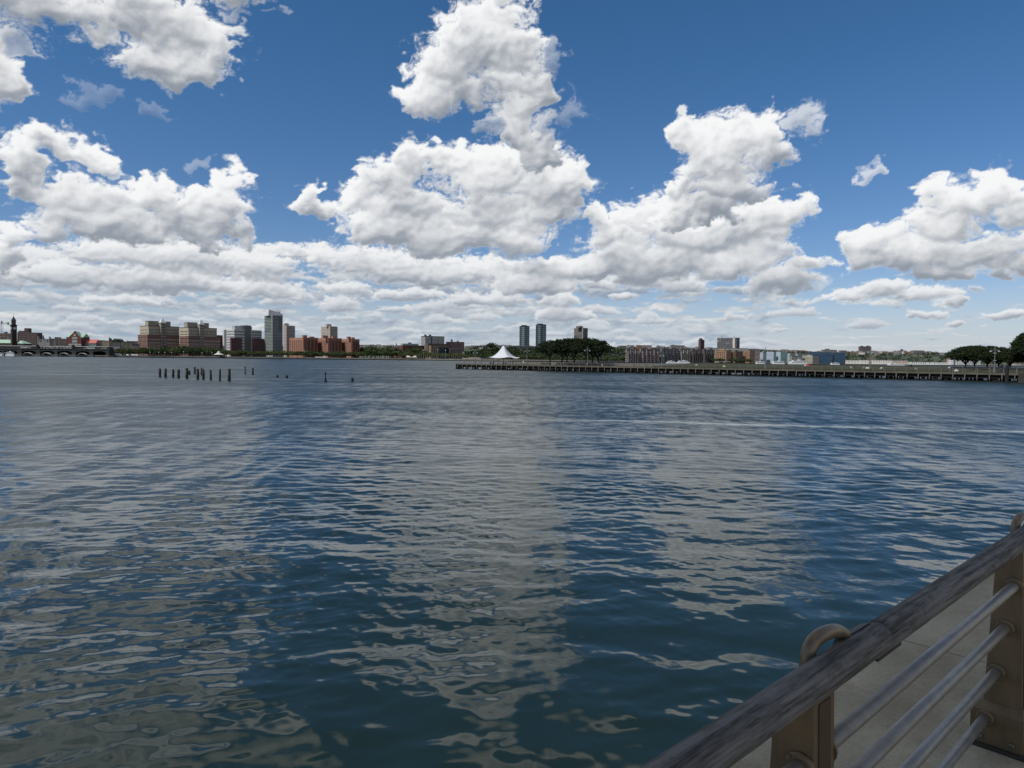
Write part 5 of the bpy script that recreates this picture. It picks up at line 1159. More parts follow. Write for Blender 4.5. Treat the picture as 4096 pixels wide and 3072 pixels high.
for a in ((2041,2.2,'stand',(K,(.10,.10,.12)),'left one of two standing people at the railing by the right side of the canopy'),
 (2050,2.2,'stand',((.012,.012,.014),(.015,.015,.02)),'right one of two standing people at the railing by the right side of the canopy'),
 (1925,2.5,'stand',((.12,.05,.04),K),'person in dusky red leaning near the railing left of the canopy'),
 (2093,13,'stand',((.6,.6,.58),(.3,.3,.3)),'small figure in white right of the canopy, far side of the pier'),
 (2388,6,'stand',((.28,.09,.05),K),'orange topped person under the rightmost tree of the pier grove'),
 (2403,6.5,'stand',(K,K),'person in black right of the orange-topped one under the grove'),
 (2409,3,'sit',((.42,.34,.15),(.35,.33,.3)),'yellow clad person sitting by the railing right of the pier grove'),
 (2457,9,'stand',(K,(.06,.05,.05)),'lone dark standing person right of the banner lamp'),
 (2499,3,'sit',((.20,.16,.12),(.1,.1,.12)),'person in brown sitting near the railing, left end of the lawn'),
 (2536,14,'sit',((.03,.03,.05),(.4,.4,.4)),'dark seated person on the far side at the left end of the lawn'),
 (2786,8,'sit',((.50,.50,.50),(.10,.10,.12)),'person in white seated on the lawn before the sunlit tan block'),
 (3213,10,'sit',((.06,.05,.08),K),'dark seated person left of the red umbrella'),
 (3220,11,'sit',((.5,.5,.5),(.1,.1,.1)),'pale seated person beside the red umbrella'),
 (3419,12,'sit',((.02,.02,.02),(.10,.08,.06)),'dark seated person on the lawn before the left end of the white terrace'),
 (3404,8,'sit',((.30,.34,.30),(.2,.2,.2)),'pale green clad person sitting on the lawn near the pier railing'),
 (3455,8,'sit',((.25,.20,.14),(.18,.15,.12)),'tan clad person sitting on the lawn below the banner lamp'),
 (3526,6.5,'sit',((.45,.46,.48),(.14,.16,.18)),'grey clad person sitting on the lawn before the short terrace section'),
 (3645,16,'sit',((.012,.012,.014),K),'person in black seated high on the lawn before the white colonnade'),
 (3664,7,'sit',((.22,.18,.13),(.30,.25,.2)),'person in tan lying back on the lawn before the white colonnade'),
 (3798,11,'sit',((.50,.50,.48),K),'white-shirted person sitting left of the black post'),
 (3807,12,'sit',((.02,.02,.025),(.05,.05,.06)),'dark-clad person sitting right beside the black post')):
    person(a[0],a[1],a[2],a[3],a[4],rot=PROT_+random.uniform(-.6,.6),dz=(.30+.0828*(a[1]-5.5)) if (a[2]=='sit' and a[1]>5.5 and a[0]>2620) else 0)
p=pw(psol(3233,11),11); o=empty('umbrella',(p[0],p[1],ZD+.75),0,'small red umbrella open on the lawn before the largest yacht','umbrella'); MB().lathe((0,0),[(1.0,.75),(.85,1.1),(.5,1.4),(.02,1.55)],10).build('canopy',mat('umbrella_red',(.40,.02,.02),.6,.1),o); MB().tube([(0,0,0),(0,0,1.6)],.02,5).build('handle',DARK,o); o.scale=(.55,.55,.55)
for px,w,c,lab in ((2896,7,(.35,.45,.20),'pale green beach bag on the lawn before the sunlit tan block'),(3470,9,(.55,.5,.42),'cream bag on the lawn below the banner lamp'),(3826,5.5,(.6,.6,.6),'white bundle on the lawn edge left of the right-hand trees')):
    p=pw(psol(px,w),w); o=MB().hexa([(-.45,-.3,0),(.45,-.3,0),(.45,.3,0),(-.45,.3,0)],[(-.25,-.12,.5),(.3,-.12,.45),(.3,.15,.45),(-.25,.15,.5)]).build('bag',mat('bag_%d'%px,c,.8,.15,3),None,(p[0],p[1],ZD+.30+.0828*(w-5.5))); tag(o,lab,'bag')
# ------------------------------------------------------------------ old pilings in the river
PZ=[(105,115,203,22),(160,116,207,24),(241,123,207,22),(298,126,212,26),(383,112,216,27),(411,137,178,19),(466,97,170,18),(498,120,226,26),(538,107,183,17),(557,125,226,23),(634,132,232,21),(727,123,240,19),(823,119,243,28),(992,98,173,15),(1070,108,178,17),(1326,182,208,22),(1422,187,213,24),(1829,154,254,22),(2107,213,255,24)]
PL=['leftmost old wooden piling of the row in the river','second old wooden piling from the left in the row','third piling from the left, slightly narrower','fourth piling from the left in the row','fifth piling from the left, thick with a pale knot','short stub just right of the fifth piling','pale weathered rear piling above the short stub','thick piling right of the rear pale one','rear piling partly hidden by the piling in front of it','front piling overlapping the thin rear one','lone slightly leaning piling, third from the right end of the row','narrow piling second from the right end of the row','thickest and nearest piling at the right end of the row','thin gnawed piling left of the rear pair standing apart','right one of the rear pair of pilings standing apart','round-topped low stump, left of two low stumps','flat-topped low stump, right of two low stumps','piling with a narrow waist standing alone to the right','low square stump farthest to the right']
pw1,nt,b=nodes('old_piling_wood'); tcn=nt.nodes.new('ShaderNodeTexCoord'); mp=nt.nodes.new('ShaderNodeMapping'); mp.inputs['Scale'].default_value=(4,4,1.2); nt.links.new(tcn.outputs['Object'],mp.inputs[0]); sp=nt.nodes.new('ShaderNodeSeparateXYZ'); nt.links.new(tcn.outputs['Object'],sp.inputs[0])
nz=noise(nt,mp.outputs[0],1.2,6,.65); hi=ramp(nt,mth(nt,'ADD',sp.outputs[2],mth(nt,'MULTIPLY',nz,1.2)),1.25,1.9)
nt.links.new(mixc(nt,hi,(.010,.010,.009),mixc(nt,ramp(nt,nz,.4,.62),(.018,.015,.012),(.085,.075,.058))),b.inputs['Base Color']); b.inputs['Roughness'].default_value=.9
rng=random.Random(4)
for (x,yt,yb,w),lab in zip(PZ,PL):
    px=600+x*.3843; Yt=1430+yt*.3843; Yb=1430+yb*.3843; g=ground_pt(px,Yb); h=zat(px,Yt,*g); r=w*.3843/2840*g[1]/2*1.05
    n=14; path=[];rad=[]; lean=rng.uniform(-.05,.05)
    for i in range(8):
        t=i/7; path.append((lean*h*t+rng.uniform(-.012,.012),rng.uniform(-.02,.02),-1.0+(h+1.0)*t)); k=1
        if 'narrow waist' in lab: k=[1.15,1.15,1.15,1.1,.75,.38,.75,.9][i]
        if 'gnawed' in lab: k=[1,1,1,.75,.6,.9,.6,1.05][i]
        rad.append(r*k*rng.uniform(.93,1.07)*(1.06-.08*t))
    m=MB().tube(path,rad,n); base=len(m.v)-n
    for q in range(n): m.v[base+q]=(m.v[base+q][0],m.v[base+q][1],m.v[base+q][2]+rng.uniform(-.05,.06)-( .12 if 'round-topped' in lab and q%3 else 0))
    tag(m.build('piling',pw1,None,(g[0],g[1],0)),lab,'piling')

# ------------------------------------------------------------------ near railing and promenade
TH=math.radians(47.005); DV=Vector((math.sin(TH),math.cos(TH),0)); NV=Vector((-DV.y,DV.x,0)); ZQ=2.60
RZ=math.atan2(DV.y,DV.x)
# local frame: x along the railing (s), y toward the river (n), z up
rail=empty('railing',(0,0,ZQ),RZ,'promenade railing with weathered wooden handrail, bronze posts and steel bars','railing')
def wood():
    m,nt,b=nodes('weathered_handrail_wood'); tcn=nt.nodes.new('ShaderNodeTexCoord')
    mp=nt.nodes.new('ShaderNodeMapping'); mp.inputs['Scale'].default_value=(1.6,34,34); nt.links.new(tcn.outputs['Object'],mp.inputs[0])
    grain=noise(nt,mp.outputs[0],1.6,9,.68)
    mp2=nt.nodes.new('ShaderNodeMapping'); mp2.inputs['Scale'].default_value=(3.2,6,6); nt.links.new(tcn.outputs['Object'],mp2.inputs[0])
    blot=noise(nt,mp2.outputs[0],2.2,8,.72)
    wv=nt.nodes.new('ShaderNodeTexWave'); wv.wave_type='RINGS'; wv.rings_direction='Y'; wv.inputs['Scale'].default_value=3.2; wv.inputs['Distortion'].default_value=9; wv.inputs['Detail'].default_value=3; wv.inputs['Detail Scale'].default_value=1.3
    mp3=nt.nodes.new('ShaderNodeMapping'); mp3.inputs['Scale'].default_value=(1.5,5,5); nt.links.new(tcn.outputs['Object'],mp3.inputs[0]); nt.links.new(mp3.outputs[0],wv.inputs['Vector'])
    pt=ramp(nt,noise(nt,mp2.outputs[0],.8,2,.5),.48,.62)
    c=mixc(nt,ramp(nt,grain,.40,.60),(.055,.049,.042),(.235,.215,.19))
    c=mixc(nt,mth(nt,'MULTIPLY',ramp(nt,blot,.50,.66),.65),c,(.045,.039,.034))
    c=mixc(nt,mth(nt,'MULTIPLY',mth(nt,'MULTIPLY',ramp(nt,wv.outputs[1],.55,.95),pt),.35),c,(.19,.185,.185))
    fine=noise(nt,mp.outputs[0],9,5,.75); c=mixc(nt,mth(nt,'MULTIPLY',ramp(nt,fine,.52,.66),.60),c,(.17,.165,.165))
    nt.links.new(c,b.inputs['Base Color']); b.inputs['Roughness'].default_value=.75; b.inputs['Specular IOR Level'].default_value=.25
    bn=nt.nodes.new('ShaderNodeBump'); bn.inputs['Distance'].default_value=.004; bn.inputs['Strength'].default_value=.9; nt.links.new(mth(nt,'ADD',grain,mth(nt,'MULTIPLY',blot,.8)),bn.inputs['Height']); nt.links.new(bn.outputs[0],b.inputs['Normal'])
    return m
WOOD=wood()
def hrail(s0,s1,r,parent,name='handrail'):
    n=32; k=max(2,int((s1-s0)/.05)); path=[(s0+(s1-s0)*i/k,.836,1.121) for i in range(k+1)]
    rs=np.random.RandomState(int(s0*10)+50); rad=[r*(1+.006*rs.randn()) for _ in path]; 
    rad[0]*=.97; rad[-1]*=.97
    return MB().tube(path,rad,n).build(name,WOOD,parent,smooth=True)
hrail(-3.0,2.395,.0478,rail); hrail(2.40,7.2,.0485,rail); hrail(7.205,14,.0485,rail)
def metal(name,col,rough,mtl,streak=8):
    m,nt,b=nodes(name); tcn=nt.nodes.new('ShaderNodeTexCoord'); mp=nt.nodes.new('ShaderNodeMapping'); mp.inputs['Scale'].default_value=(6,6,1.2); nt.links.new(tcn.outputs['Object'],mp.inputs[0])
    n1=noise(nt,mp.outputs[0],2.0,6,.65); n2=noise(nt,tcn.outputs['Object'],9,7,.7)
    c=mixc(nt,ramp(nt,n1,.3,.7),tuple(v*.78 for v in col),tuple(v*1.18 for v in col)); c=mixc(nt,mth(nt,'MULTIPLY',ramp(nt,n2,.55,.75),.5),c,(col[0]*1.5,col[1]*1.15,col[2]*.7))
    nt.links.new(c,b.inputs['Base Color']); b.inputs['Metallic'].default_value=mtl
    nt.links.new(mth(nt,'ADD',rough-.08,mth(nt,'MULTIPLY',n2,.2)),b.inputs['Roughness'])
    bn=nt.nodes.new('ShaderNodeBump'); bn.inputs['Distance'].default_value=.0012; nt.links.new(noise(nt,tcn.outputs['Object'],60,4,.6),bn.inputs['Height']); nt.links.new(bn.outputs[0],b.inputs['Normal']); return m
BRONZE=metal('bronze_post',(.19,.132,.072),.46,.30); STEEL=metal('steel_bar',(.31,.285,.25),.38,.35); GOOSE=metal('gooseneck_metal',(.235,.180,.120),.38,.5); BOLT=metal('bolt_steel',(.22,.19,.15),.35,.7)
BARS=[(.868,.864),(.900,.639),(.932,.397),(.965,.155)]
SP=2.41
posts=[1.935-2*SP,1.935-SP,1.935,4.34,6.75,9.16,11.57]
def bevel_build(mb,name,m,parent,loc=None,w=.006):
    o=mb.build(name,m,parent,loc); md=o.modifiers.new('b','BEVEL'); md.width=w; md.segments=2; md.limit_method='ANGLE'; return o
for s in posts:
    t=.135
    post=bevel_build(MB().hexa([(s,.818,.20),(s+t,.818,.20),(s+t,.988,.20),(s,.988,.20)],[(s,.838,1.075),(s+t,.838,1.075),(s+t,.948,1.075),(s,.948,1.075)]),'post',BRONZE,rail)
    # dark strip nearly flush with the post: recess shade put into its colour
    bevel_build(MB().hexa([(s+.030,.8155,.235),(s+t-.030,.8155,.235),(s+t-.030,.83,.235),(s+.030,.83,.235)],[(s+.030,.834,1.04),(s+t-.030,.834,1.04),(s+t-.030,.85,1.04),(s+.030,.85,1.04)]),'web_plate',mat('bronze_recess_shade',(.085,.056,.030),.6,.2,2),post,w=.003)
    base=bevel_build(MB().hexa([(s-.045,.800,.0),(s+t+.045,.800,0),(s+t+.045,1.032,0),(s-.045,1.032,0)],[(s-.045,.800,.195),(s+t+.045,.800,.195),(s+t+.045,1.032,.195),(s-.045,1.032,.195)]).hexa([(s-.045,.800,.195),(s+t+.045,.800,.195),(s+t+.045,1.032,.195),(s-.045,1.032,.195)],[(s-.004,.812,.232),(s+t+.004,.812,.232),(s+t+.004,.996,.232),(s-.004,.996,.232)]),'base_shoe',BRONZE,rail,w=.003)
    bevel_build(MB().box(s-.065,s+t+.065,.775,1.055,.0,.022,bot=True),'base_plate',mat('base_plate_dark',(.045,.036,.028),.7,.3,3),base,w=.003)
    for (n_,z_) in ((.845,.055),(.985,.055)):
        q=MB().lathe((0,0),[(.014,0),(.014,.010),(.010,.014)],10).build('bolt',BOLT,base,(s-.046,n_,z_)); q.rotation_euler=(0,-math.pi/2,0)
    for i,(n_,z_) in enumerate(BARS):
        for side in (-1,1):
            x=s+(-.002 if side<0 else t+.002)
            if i==3: x=s+(-.047 if side<0 else t+.047)
            q=MB().lathe((0,0),[(.042,0),(.042,.008),(.037,.013),(.029,.014)],20).build('collar',BRONZE,post,(x,n_,z_)); q.rotation_euler=(0,side*math.pi/2,0)
            q=MB().lathe((0,0),[(.005,0),(.004,.006)],8).build('screw',BOLT,post,(x+side*.012,n_+.026,z_+.026)); q.rotation_euler=(0,side*math.pi/2,0)
    # gooseneck bracket from the post up and over to the handrail
    path=[(s+.065,.892,.98),(s+.065,.889,1.11),(s+.066,.888,1.145),(s+.074,.886,1.176),(s+.098,.882,1.194),(s+.134,.876,1.202),(s+.178,.874,1.200),(s+.220,.873,1.192),(s+.254,.872,1.179),(s+.278,.870,1.163)]
    P=[Vector(p) for p in path]; 
    fine=[]
    for i in range(len(P)-1):
        for k in range(4): fine.append(P[i].lerp(P[i+1],k/4))
    fine.append(P[-1])
    for _ in range(3): fine=[fine[0]]+[(fine[i-1]+fine[i]*2+fine[i+1])/4 for i in range(1,len(fine)-1)]+[fine[-1]]
    MB().tube(fine,.0208,20).build('gooseneck',GOOSE,rail,smooth=True)
    bevel_build(MB().hexa([(s+.225,.850,1.150),(s+.43,.850,1.150),(s+.43,.884,1.140),(s+.225,.884,1.140)],[(s+.240,.852,1.172),(s+.43,.852,1.170),(s+.43,.882,1.158),(s+.240,.882,1.160)]),'saddle_plate',mat('saddle_dark',(.040,.035,.030),.5,.3,3),rail,w=.002)
    bevel_build(MB().box(s+.40,s+.60,.812,.860,1.064,1.076,bot=True),'splice_plate',mat('saddle_dark',(.040,.035,.030)),rail,w=.003)
    bevel_build(MB().box(s+.005,s+t-.005,.835,.935,1.060,1.080,bot=True),'post_cap',BRONZE,rail,w=.003)
for i,(n_,z_) in enumerate(BARS):
    for a,b_ in zip(posts,posts[1:]):
        e=.05 if i==3 else 0
        MB().tube([(a+.135+e-.03,n_,z_),((a+b_)/2,n_,z_),(b_-e+.03,n_,z_)],.0245,20).build('bar',STEEL,rail,smooth=True)
# promenade slab
m,nt,b=nodes('promenade_concrete'); g=nt.nodes.new('ShaderNodeTexCoord'); P_=g.outputs['Object']
n1=noise(nt,P_,.9,6,.6); n2=noise(nt,P_,35,6,.75); n3=noise(nt,P_,3.2,7,.7)
c=mixc(nt,ramp(nt,n1,.3,.7),(.33,.28,.185),(.62,.535,.375)); c=mixc(nt,mth(nt,'MULTIPLY',ramp(nt,n3,.50,.72),.45),c,(.30,.205,.13)); c=mixc(nt,mth(nt,'MULTIPLY',ramp(nt,n2,.42,.72),.45),c,(.19,.165,.12)); 
vo=nt.nodes.new('ShaderNodeTexVoronoi'); vo.inputs['Scale'].default_value=9; nt.links.new(P_,vo.inputs['Vector']); spk=mth(nt,'LESS_THAN',vo.outputs[0],.045); c=mixc(nt,mth(nt,'MULTIPLY',spk,.8),c,(.02,.018,.015))
vo2=nt.nodes.new('ShaderNodeTexVoronoi'); vo2.inputs['Scale'].default_value=14; nt.links.new(P_,vo2.inputs['Vector']); c=mixc(nt,mth(nt,'MULTIPLY',mth(nt,'LESS_THAN',vo2.outputs[0],.035),.7),c,(.30,.28,.24))
nt.links.new(c,b.inputs['Base Color']); b.inputs['Roughness'].default_value=.9; b.inputs['Specular IOR Level'].default_value=.2
bn=nt.nodes.new('ShaderNodeBump'); bn.inputs['Distance'].default_value=.004; nt.links.new(n2,bn.inputs['Height']); nt.links.new(bn.outputs[0],b.inputs['Normal'])
deck=empty('promenade',(0,0,ZQ),RZ); tag(deck,kind='structure')
joints=[-12,-6.6,-.54,5.52,11.58,17.6,23.7]
for a,b_ in zip(joints,joints[1:]):
    o=MB().box(a+.006,b_-.006,-4.5,1.85,-.35,0,bot=True).build('slab',m,deck); md=o.modifiers.new('b','BEVEL'); md.width=.012; md.segments=2
MB().box(-12,23.7,-4.5,1.80,-.9,-.03,bot=True).build('slab_beam',mat('beam_dark',(.05,.047,.04)),deck)
for i in range(12): MB().tube([(-11+i*3,1.0,-6),(-11+i*3,1.0,-.8)],.22,10).build('pile',pdark,deck)

# added canopy out of view, put up only to shade railing and promenade
shade_canopy=empty('canopy',(0,0,ZQ),RZ,'added flat shade canopy on steel columns, unseen above and behind the viewpoint','canopy')
MB().box(-9,2.2,-2.2,4.6,7.0,7.3,bot=True).build('roof',mat('added_shade_roof',(.55,.50,.42),.8,.1,.4),shade_canopy)
for x in (-8,-2):
    for y in (-1.8,): MB().tube([(x,y,0),(x,y,7.0)],.16,10).build('column',BRONZE,shade_canopy)
    MB().box(x-.12,x+.12,-1.8,4.2,6.7,7.0,bot=True).build('roof_beam',BRONZE,shade_canopy)
# ------------------------------------------------------------------ the river
def river():
    rows=[]; r=.8
    while r<6.5: rows.append(r); r+=.07
    while r<330: rows.append(r); r+=max(.022,r*r/(HC*1500))*1.0
    while r<20000: rows.append(r); r*=1.12
    R=np.array(rows); a0,a1=math.radians(-46),math.radians(50); nA=1200
    A=np.concatenate([np.radians(np.linspace(-105,-46,90,endpoint=False)),np.linspace(a0,a1,nA),np.radians(np.linspace(50,100,70)[1:])]); RR,AA=np.meshgrid(R,A,indexing='ij'); X=RR*np.sin(AA); Y=RR*np.cos(AA)
    dr=np.gradient(R)[:,None]*np.ones_like(X); cell=np.maximum(dr,RR*np.gradient(A)[None,:]); nA=len(A)
    rs=np.random.RandomState(21); Z=np.zeros_like(X)
    # patchiness: cat's paws and calm lanes
    pat=fbm(X/16.,Y/9.,900,4,.55); pat2=fbm(X/5.,Y/3.,950,3,.5)
    calm=np.clip(.75+1.3*pat+.5*pat2,.25,1.7)
    calmS=np.clip(.42+.020*RR,.0,1.0)            # sheltered water by the quay
    base=math.radians(-97)
    n=96
    for i in range(n):
        lam=.20*(12/.20)**((i+rs.rand())/n); k=2*math.pi/lam
        th=base+rs.randn()*(.58 if lam<1.5 else .32)
        slope=.0125*(1.20 if .35<lam<1.1 else .24 if lam>3 else .45 if lam>1.5 else .95)
        amp=slope/k; g=np.clip((lam/(cell*2.6))-.8,0,1)
        w=amp*np.sin(k*(X*math.cos(th)+Y*math.sin(th))+rs.rand()*6.28+ (0 if lam>3 else 1.2*pat2))
        if lam<2.2: w=w*calm*np.clip(calmS*1.25,.0,1.2) if lam<.8 else w*(.5+.5*calm)*(.45+.55*calmS)
        Z+=w*g
    V=np.stack([X,Y,Z],-1).reshape(-1,3).astype(np.float32); nR=len(R)
    idx=np.arange(nR*nA,dtype=np.int32).reshape(nR,nA); Q=np.stack([idx[:-1,:-1],idx[:-1,1:],idx[1:,1:],idx[1:,:-1]],-1)[:, ::1].reshape(-1,4)[:, ::-1]
    me=bpy.data.meshes.new('river'); me.vertices.add(len(V)); me.vertices.foreach_set('co',V.ravel()); me.loops.add(Q.size); me.loops.foreach_set('vertex_index',np.ascontiguousarray(Q).ravel())
    me.polygons.add(len(Q)); me.polygons.foreach_set('loop_start',np.arange(0,Q.size,4,dtype=np.int32)); me.polygons.foreach_set('loop_total',np.full(len(Q),4,np.int32)); me.polygons.foreach_set('use_smooth',np.ones(len(Q),bool)); me.update(calc_edges=True)
    print('river verts',len(V),'rows',nR)
    m,nt,b=nodes('river_water'); g=nt.nodes.new('ShaderNodeNewGeometry'); P=g.outputs['Position']
    ln=nt.nodes.new('ShaderNodeVectorMath'); ln.operation='LENGTH'; nt.links.new(P,ln.inputs[0]); dist=ln.outputs['Value']
    mp=nt.nodes.new('ShaderNodeMapping'); mp.inputs['Rotation'].default_value=(0,0,.12); mp.inputs['Scale'].default_value=(.55,1.35,1); nt.links.new(P,mp.inputs[0]); S=mp.outputs[0]
    lane=noise(nt,S,.045,5,.6)           # wind lanes, tens of metres
    fine=noise(nt,S,2.6,3,.6); mid=noise(nt,S,.75,4,.62); big=noise(nt,S,.16,4,.6)
    def fadein(a,b_): return ramp(nt,dist,a,b_)
    h=mth(nt,'MULTIPLY',fine,mth(nt,'MULTIPLY',.040,fadein(12,50)))
    h=mth(nt,'ADD',h,mth(nt,'MULTIPLY',mid,mth(nt,'MULTIPLY',.05,fadein(35,140))))
    h=mth(nt,'ADD',h,mth(nt,'MULTIPLY',big,mth(nt,'MULTIPLY',.20,fadein(120,500))))
    bn=nt.nodes.new('ShaderNodeBump'); bn.inputs['Distance'].default_value=1.0; nt.links.new(h,bn.inputs['Height']); nt.links.new(mth(nt,'ADD',.55,mth(nt,'MULTIPLY',lane,.7)),bn.inputs['Strength'])
    dm=nt.nodes.new('ShaderNodeMapping'); dm.inputs['Rotation'].default_value=(0,0,.10); dm.inputs['Scale'].default_value=(.8,.42,1); nt.links.new(P,dm.inputs[0])
    dash1=noise(nt,dm.outputs[0],1.0,4,.7)
    dm2=nt.nodes.new('ShaderNodeMapping'); dm2.inputs['Rotation'].default_value=(0,0,.10); dm2.inputs['Scale'].default_value=(.40,.075,1); nt.links.new(P,dm2.inputs[0])
    dash2=noise(nt,dm2.outputs[0],1.4,4,.75)
    sw=ramp(nt,dist,45,120)
    dash=mth(nt,'ADD',mth(nt,'MULTIPLY',dash1,mth(nt,'SUBTRACT',1.0,sw)),mth(nt,'MULTIPLY',dash2,sw))
    tilt=mth(nt,'MULTIPLY',mth(nt,'ADD',mth(nt,'MULTIPLY',ramp(nt,dash,.34,.66),.17),mth(nt,'MULTIPLY',ramp(nt,lane,.35,.65),.08)),fadein(16,60))
    tv=nt.nodes.new('ShaderNodeCombineXYZ'); nt.links.new(mth(nt,'MULTIPLY',mth(nt,'SUBTRACT',noise(nt,dm2.outputs[0],2.3,3,.6),.5),.45),tv.inputs[0]); nt.links.new(mth(nt,'MULTIPLY',tilt,-1.0),tv.inputs[1])
    va=nt.nodes.new('ShaderNodeVectorMath'); va.operation='ADD'; nt.links.new(bn.outputs[0],va.inputs[0]); nt.links.new(tv.outputs[0],va.inputs[1])
    vn=nt.nodes.new('ShaderNodeVectorMath'); vn.operation='NORMALIZE'; nt.links.new(va.outputs[0],vn.inputs[0]); nt.links.new(vn.outputs[0],b.inputs['Normal'])
    deep=mixc(nt,ramp(nt,lane,.35,.65),(.009,.019,.017),(.010,.022,.020)); 
    nt.links.new(deep,b.inputs['Base Color']); b.inputs['IOR'].default_value=1.37; b.inputs['Specular Tint'].default_value=(1,.94,.82,1)
    rg=mth(nt,'ADD',.060,mth(nt,'MULTIPLY',.24,fadein(18,130))); rg=mth(nt,'MULTIPLY',rg,mth(nt,'ADD',.55,mth(nt,'MULTIPLY',lane,.9)))
    # drift line of foam and slick
    sp=nt.nodes.new('ShaderNodeSeparateXYZ'); nt.links.new(P,sp.inputs[0])
    wob=mth(nt,'MULTIPLY',mth(nt,'SUBTRACT',noise(nt,P,.09,4,.6),.5),9.0)
    dl=mth(nt,'ABSOLUTE',mth(nt,'SUBTRACT',mth(nt,'ADD',mth(nt,'ADD',sp.outputs[1],mth(nt,'MULTIPLY',sp.outputs[0],.16)),wob),54.0))
    foam=mth(nt,'MULTIPLY',ramp_inv(nt,dl,.25,1.1),ramp(nt,noise(nt,P,1.4,5,.7),.34,.55)); foam=mth(nt,'MULTIPLY',foam,mth(nt,'MULTIPLY',ramp(nt,sp.outputs[0],-8,14),ramp(nt,noise(nt,P,.11,3,.6),.30,.48)))
    nt.links.new(rg,b.inputs['Roughness'])
    df=nt.nodes.new('ShaderNodeBsdfDiffuse'); df.inputs[0].default_value=(.45,.50,.52,1); mx=nt.nodes.new('ShaderNodeMixShader'); nt.links.new(mth(nt,'MULTIPLY',foam,.55),mx.inputs[0]); nt.links.new(b.outputs[0],mx.inputs[1]); nt.links.new(df.outputs[0],mx.inputs[2])
    nt.links.new(mx.outputs[0],nt.nodes['Material Output'].inputs['Surface'])
    me.materials.append(m); tag(link('river',me),kind='structure')
def ramp_inv(nt,x,a,b):
    n=nt.nodes.new('ShaderNodeMapRange'); n.inputs[1].default_value=a; n.inputs[2].default_value=b; n.inputs[3].default_value=1; n.inputs[4].default_value=0; nt.links.new(x,n.inputs[0]); return n.outputs[0]
river()

# ------------------------------------------------------------------ clouds of the sky
def sky_dome():
    step=.07; A,E,C,al=make_sky(step=step); R=30000.0
    a=np.radians(A); e=np.radians(E); V=np.stack([R*np.cos(e)*np.sin(a),R*np.cos(e)*np.cos(a),HC+R*np.sin(e)],-1).reshape(-1,3).astype(np.float32)
    nE,nA=A.shape; idx=np.arange(nE*nA,dtype=np.int32).reshape(nE,nA); Q=np.stack([idx[:-1,:-1],idx[:-1,1:],idx[1:,1:],idx[1:,:-1]],-1).reshape(-1,4)
    me=bpy.data.meshes.new('sky'); me.vertices.add(len(V)); me.vertices.foreach_set('co',V.ravel()); me.loops.add(Q.size); me.loops.foreach_set('vertex_index',np.ascontiguousarray(Q).ravel())
    me.polygons.add(len(Q)); me.polygons.foreach_set('loop_start',np.arange(0,Q.size,4,dtype=np.int32)); me.polygons.foreach_set('loop_total',np.full(len(Q),4,np.int32)); me.polygons.foreach_set('use_smooth',np.ones(len(Q),bool)); me.update(calc_edges=True)
    ca=me.attributes.new('cloud','FLOAT_COLOR','POINT'); ca.data.foreach_set('color',np.concatenate([C,al[...,None]],-1).reshape(-1,4).astype(np.float32).ravel())
    m=bpy.data.materials.new('cloud_cover'); m.use_nodes=True; nt=m.node_tree; nt.nodes.clear()
    at=nt.nodes.new('ShaderNodeAttribute'); at.attribute_name='cloud'; em=nt.nodes.new('ShaderNodeEmission'); em.inputs[1].default_value=SKYB; tr=nt.nodes.new('ShaderNodeBsdfTransparent'); mx=nt.nodes.new('ShaderNodeMixShader'); out=nt.nodes.new('ShaderNodeOutputMaterial')
    nt.links.new(at.outputs['Color'],em.inputs[0]); nt.links.new(at.outputs['Alpha'],mx.inputs[0]); nt.links.new(tr.outputs[0],mx.inputs[1]); nt.links.new(em.outputs[0],mx.inputs[2]); nt.links.new(mx.outputs[0],out.inputs[0])
    m.cycles.emission_sampling='NONE'; me.materials.append(m); tag(link('sky',me),kind='structure')
SKYB=.98
sky_dome()

# ------------------------------------------------------------------ light, world, camera
w=bpy.data.worlds.new('World'); scene.world=w; w.use_nodes=True; nt=w.node_tree; bg=nt.nodes['Background']
sk=nt.nodes.new('ShaderNodeTexSky'); sk.sky_type='NISHITA'; sk.sun_disc=False; sk.sun_elevation=math.radians(SUN_EL); sk.sun_rotation=math.radians(SUN_AZ)
sk.air_density=1.0; sk.dust_density=.1; sk.ozone_density=3.0; sk.altitude=0
hs=nt.nodes.new('ShaderNodeHueSaturation'); hs.inputs['Saturation'].default_value=1.18
tn=nt.nodes.new('ShaderNodeMix'); tn.data_type='RGBA'; tn.blend_type='MULTIPLY'; tn.inputs[0].default_value=1; 
gz=nt.nodes.new('ShaderNodeTexCoord'); sz_=nt.nodes.new('ShaderNodeSeparateXYZ'); nt.links.new(gz.outputs['Generated'],sz_.inputs[0]); nt.links.new(mixc(nt,ramp(nt,sz_.outputs[2],0.02,.38),(.92,.86,1.04),(.68,.88,.99)),tn.inputs[7])
nt.links.new(sk.outputs[0],hs.inputs['Color']); nt.links.new(hs.outputs[0],tn.inputs[6]); 
geo=nt.nodes.new('ShaderNodeTexCoord'); sp=nt.nodes.new('ShaderNodeSeparateXYZ'); nt.links.new(geo.outputs['Generated'],sp.inputs[0])
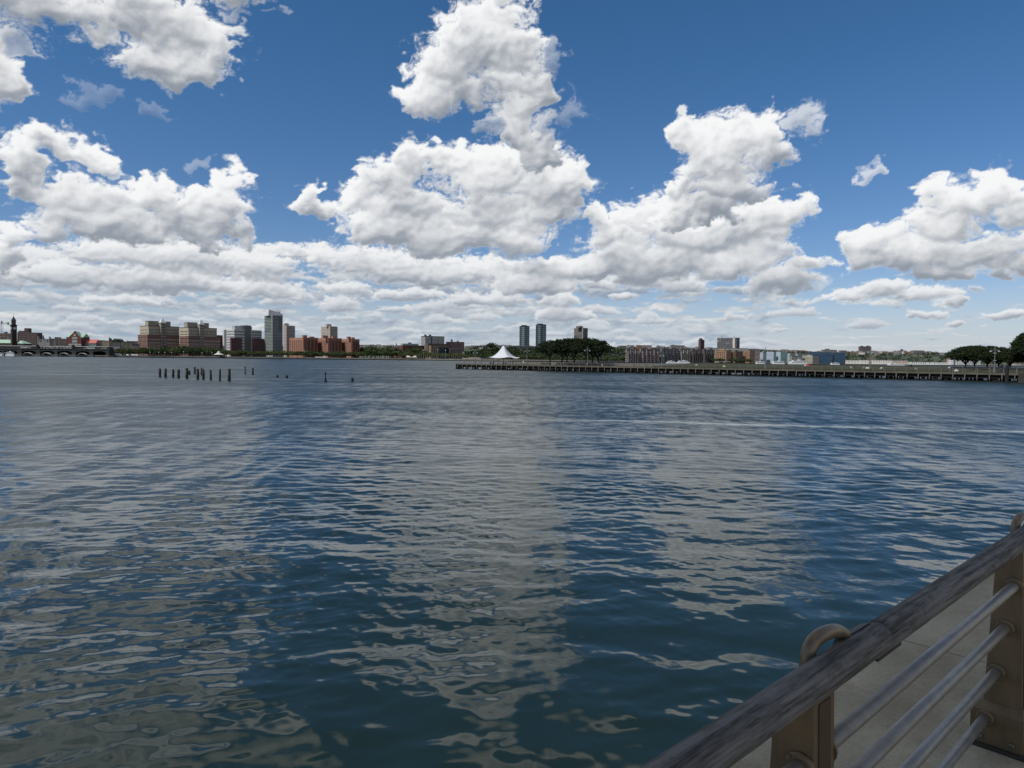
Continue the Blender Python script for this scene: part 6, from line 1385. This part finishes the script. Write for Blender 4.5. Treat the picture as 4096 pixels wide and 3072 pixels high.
hyp=mth(nt,'SQRT',mth(nt,'SUBTRACT',1.0,mth(nt,'MULTIPLY',mth(nt,'MULTIPLY',sp.outputs[2],sp.outputs[2]),.999)))
side=mth(nt,'DIVIDE',mth(nt,'SUBTRACT',.56,mth(nt,'DIVIDE',sp.outputs[1],hyp)),.10,clamp=True); high=mth(nt,'DIVIDE',mth(nt,'SUBTRACT',sp.outputs[2],.68),.10,clamp=True)
zone=mth(nt,'MAXIMUM',side,high)  # cloud outside the view, added to lift the ambient light
cn=ramp(nt,noise(nt,geo.outputs['Generated'],3.4,7,.6),.46,.60)
wmix=mixc(nt,mth(nt,'MULTIPLY',zone,cn),tn.outputs[2],(7.0,7.1,7.2))
nt.links.new(wmix,bg.inputs[0]); bg.inputs[1].default_value=.088
sl=bpy.data.lights.new('sun','SUN'); sl.energy=4.0; sl.angle=math.radians(.53); sl.color=(1,.95,.87); so=bpy.data.objects.new('sun',sl); COL.objects.link(so)
sd=Vector((math.cos(math.radians(SUN_EL))*math.sin(math.radians(SUN_AZ)),math.cos(math.radians(SUN_EL))*math.cos(math.radians(SUN_AZ)),math.sin(math.radians(SUN_EL))))
so.rotation_euler=sd.to_track_quat('Z','Y').to_euler(); so.location=(0,0,60)
cd=bpy.data.cameras.new('camera'); cam=bpy.data.objects.new('camera',cd); COL.objects.link(cam); scene.camera=cam
cd.sensor_width=36; cd.lens=F/4096*36; cd.clip_start=.05; cd.clip_end=80000
M=Matrix(((CR[0],CU[0],-CF[0],0),(CR[1],CU[1],-CF[1],0),(CR[2],CU[2],-CF[2],HC),(0,0,0,1))); cam.matrix_world=M
scene.view_settings.view_transform='Standard'; scene.view_settings.look='None'; scene.view_settings.exposure=0; scene.view_settings.gamma=1
scene.render.engine='CYCLES'; scene.cycles.max_bounces=6; scene.cycles.transparent_max_bounces=8; scene.cycles.use_denoising=True; scene.cycles.denoiser='OPENIMAGEDENOISE'; scene.cycles.denoising_input_passes='RGB_ALBEDO_NORMAL'; scene.cycles.denoising_prefilter='ACCURATE'; scene.cycles.caustics_reflective=False; scene.cycles.caustics_refractive=False; scene.cycles.sample_clamp_indirect=4
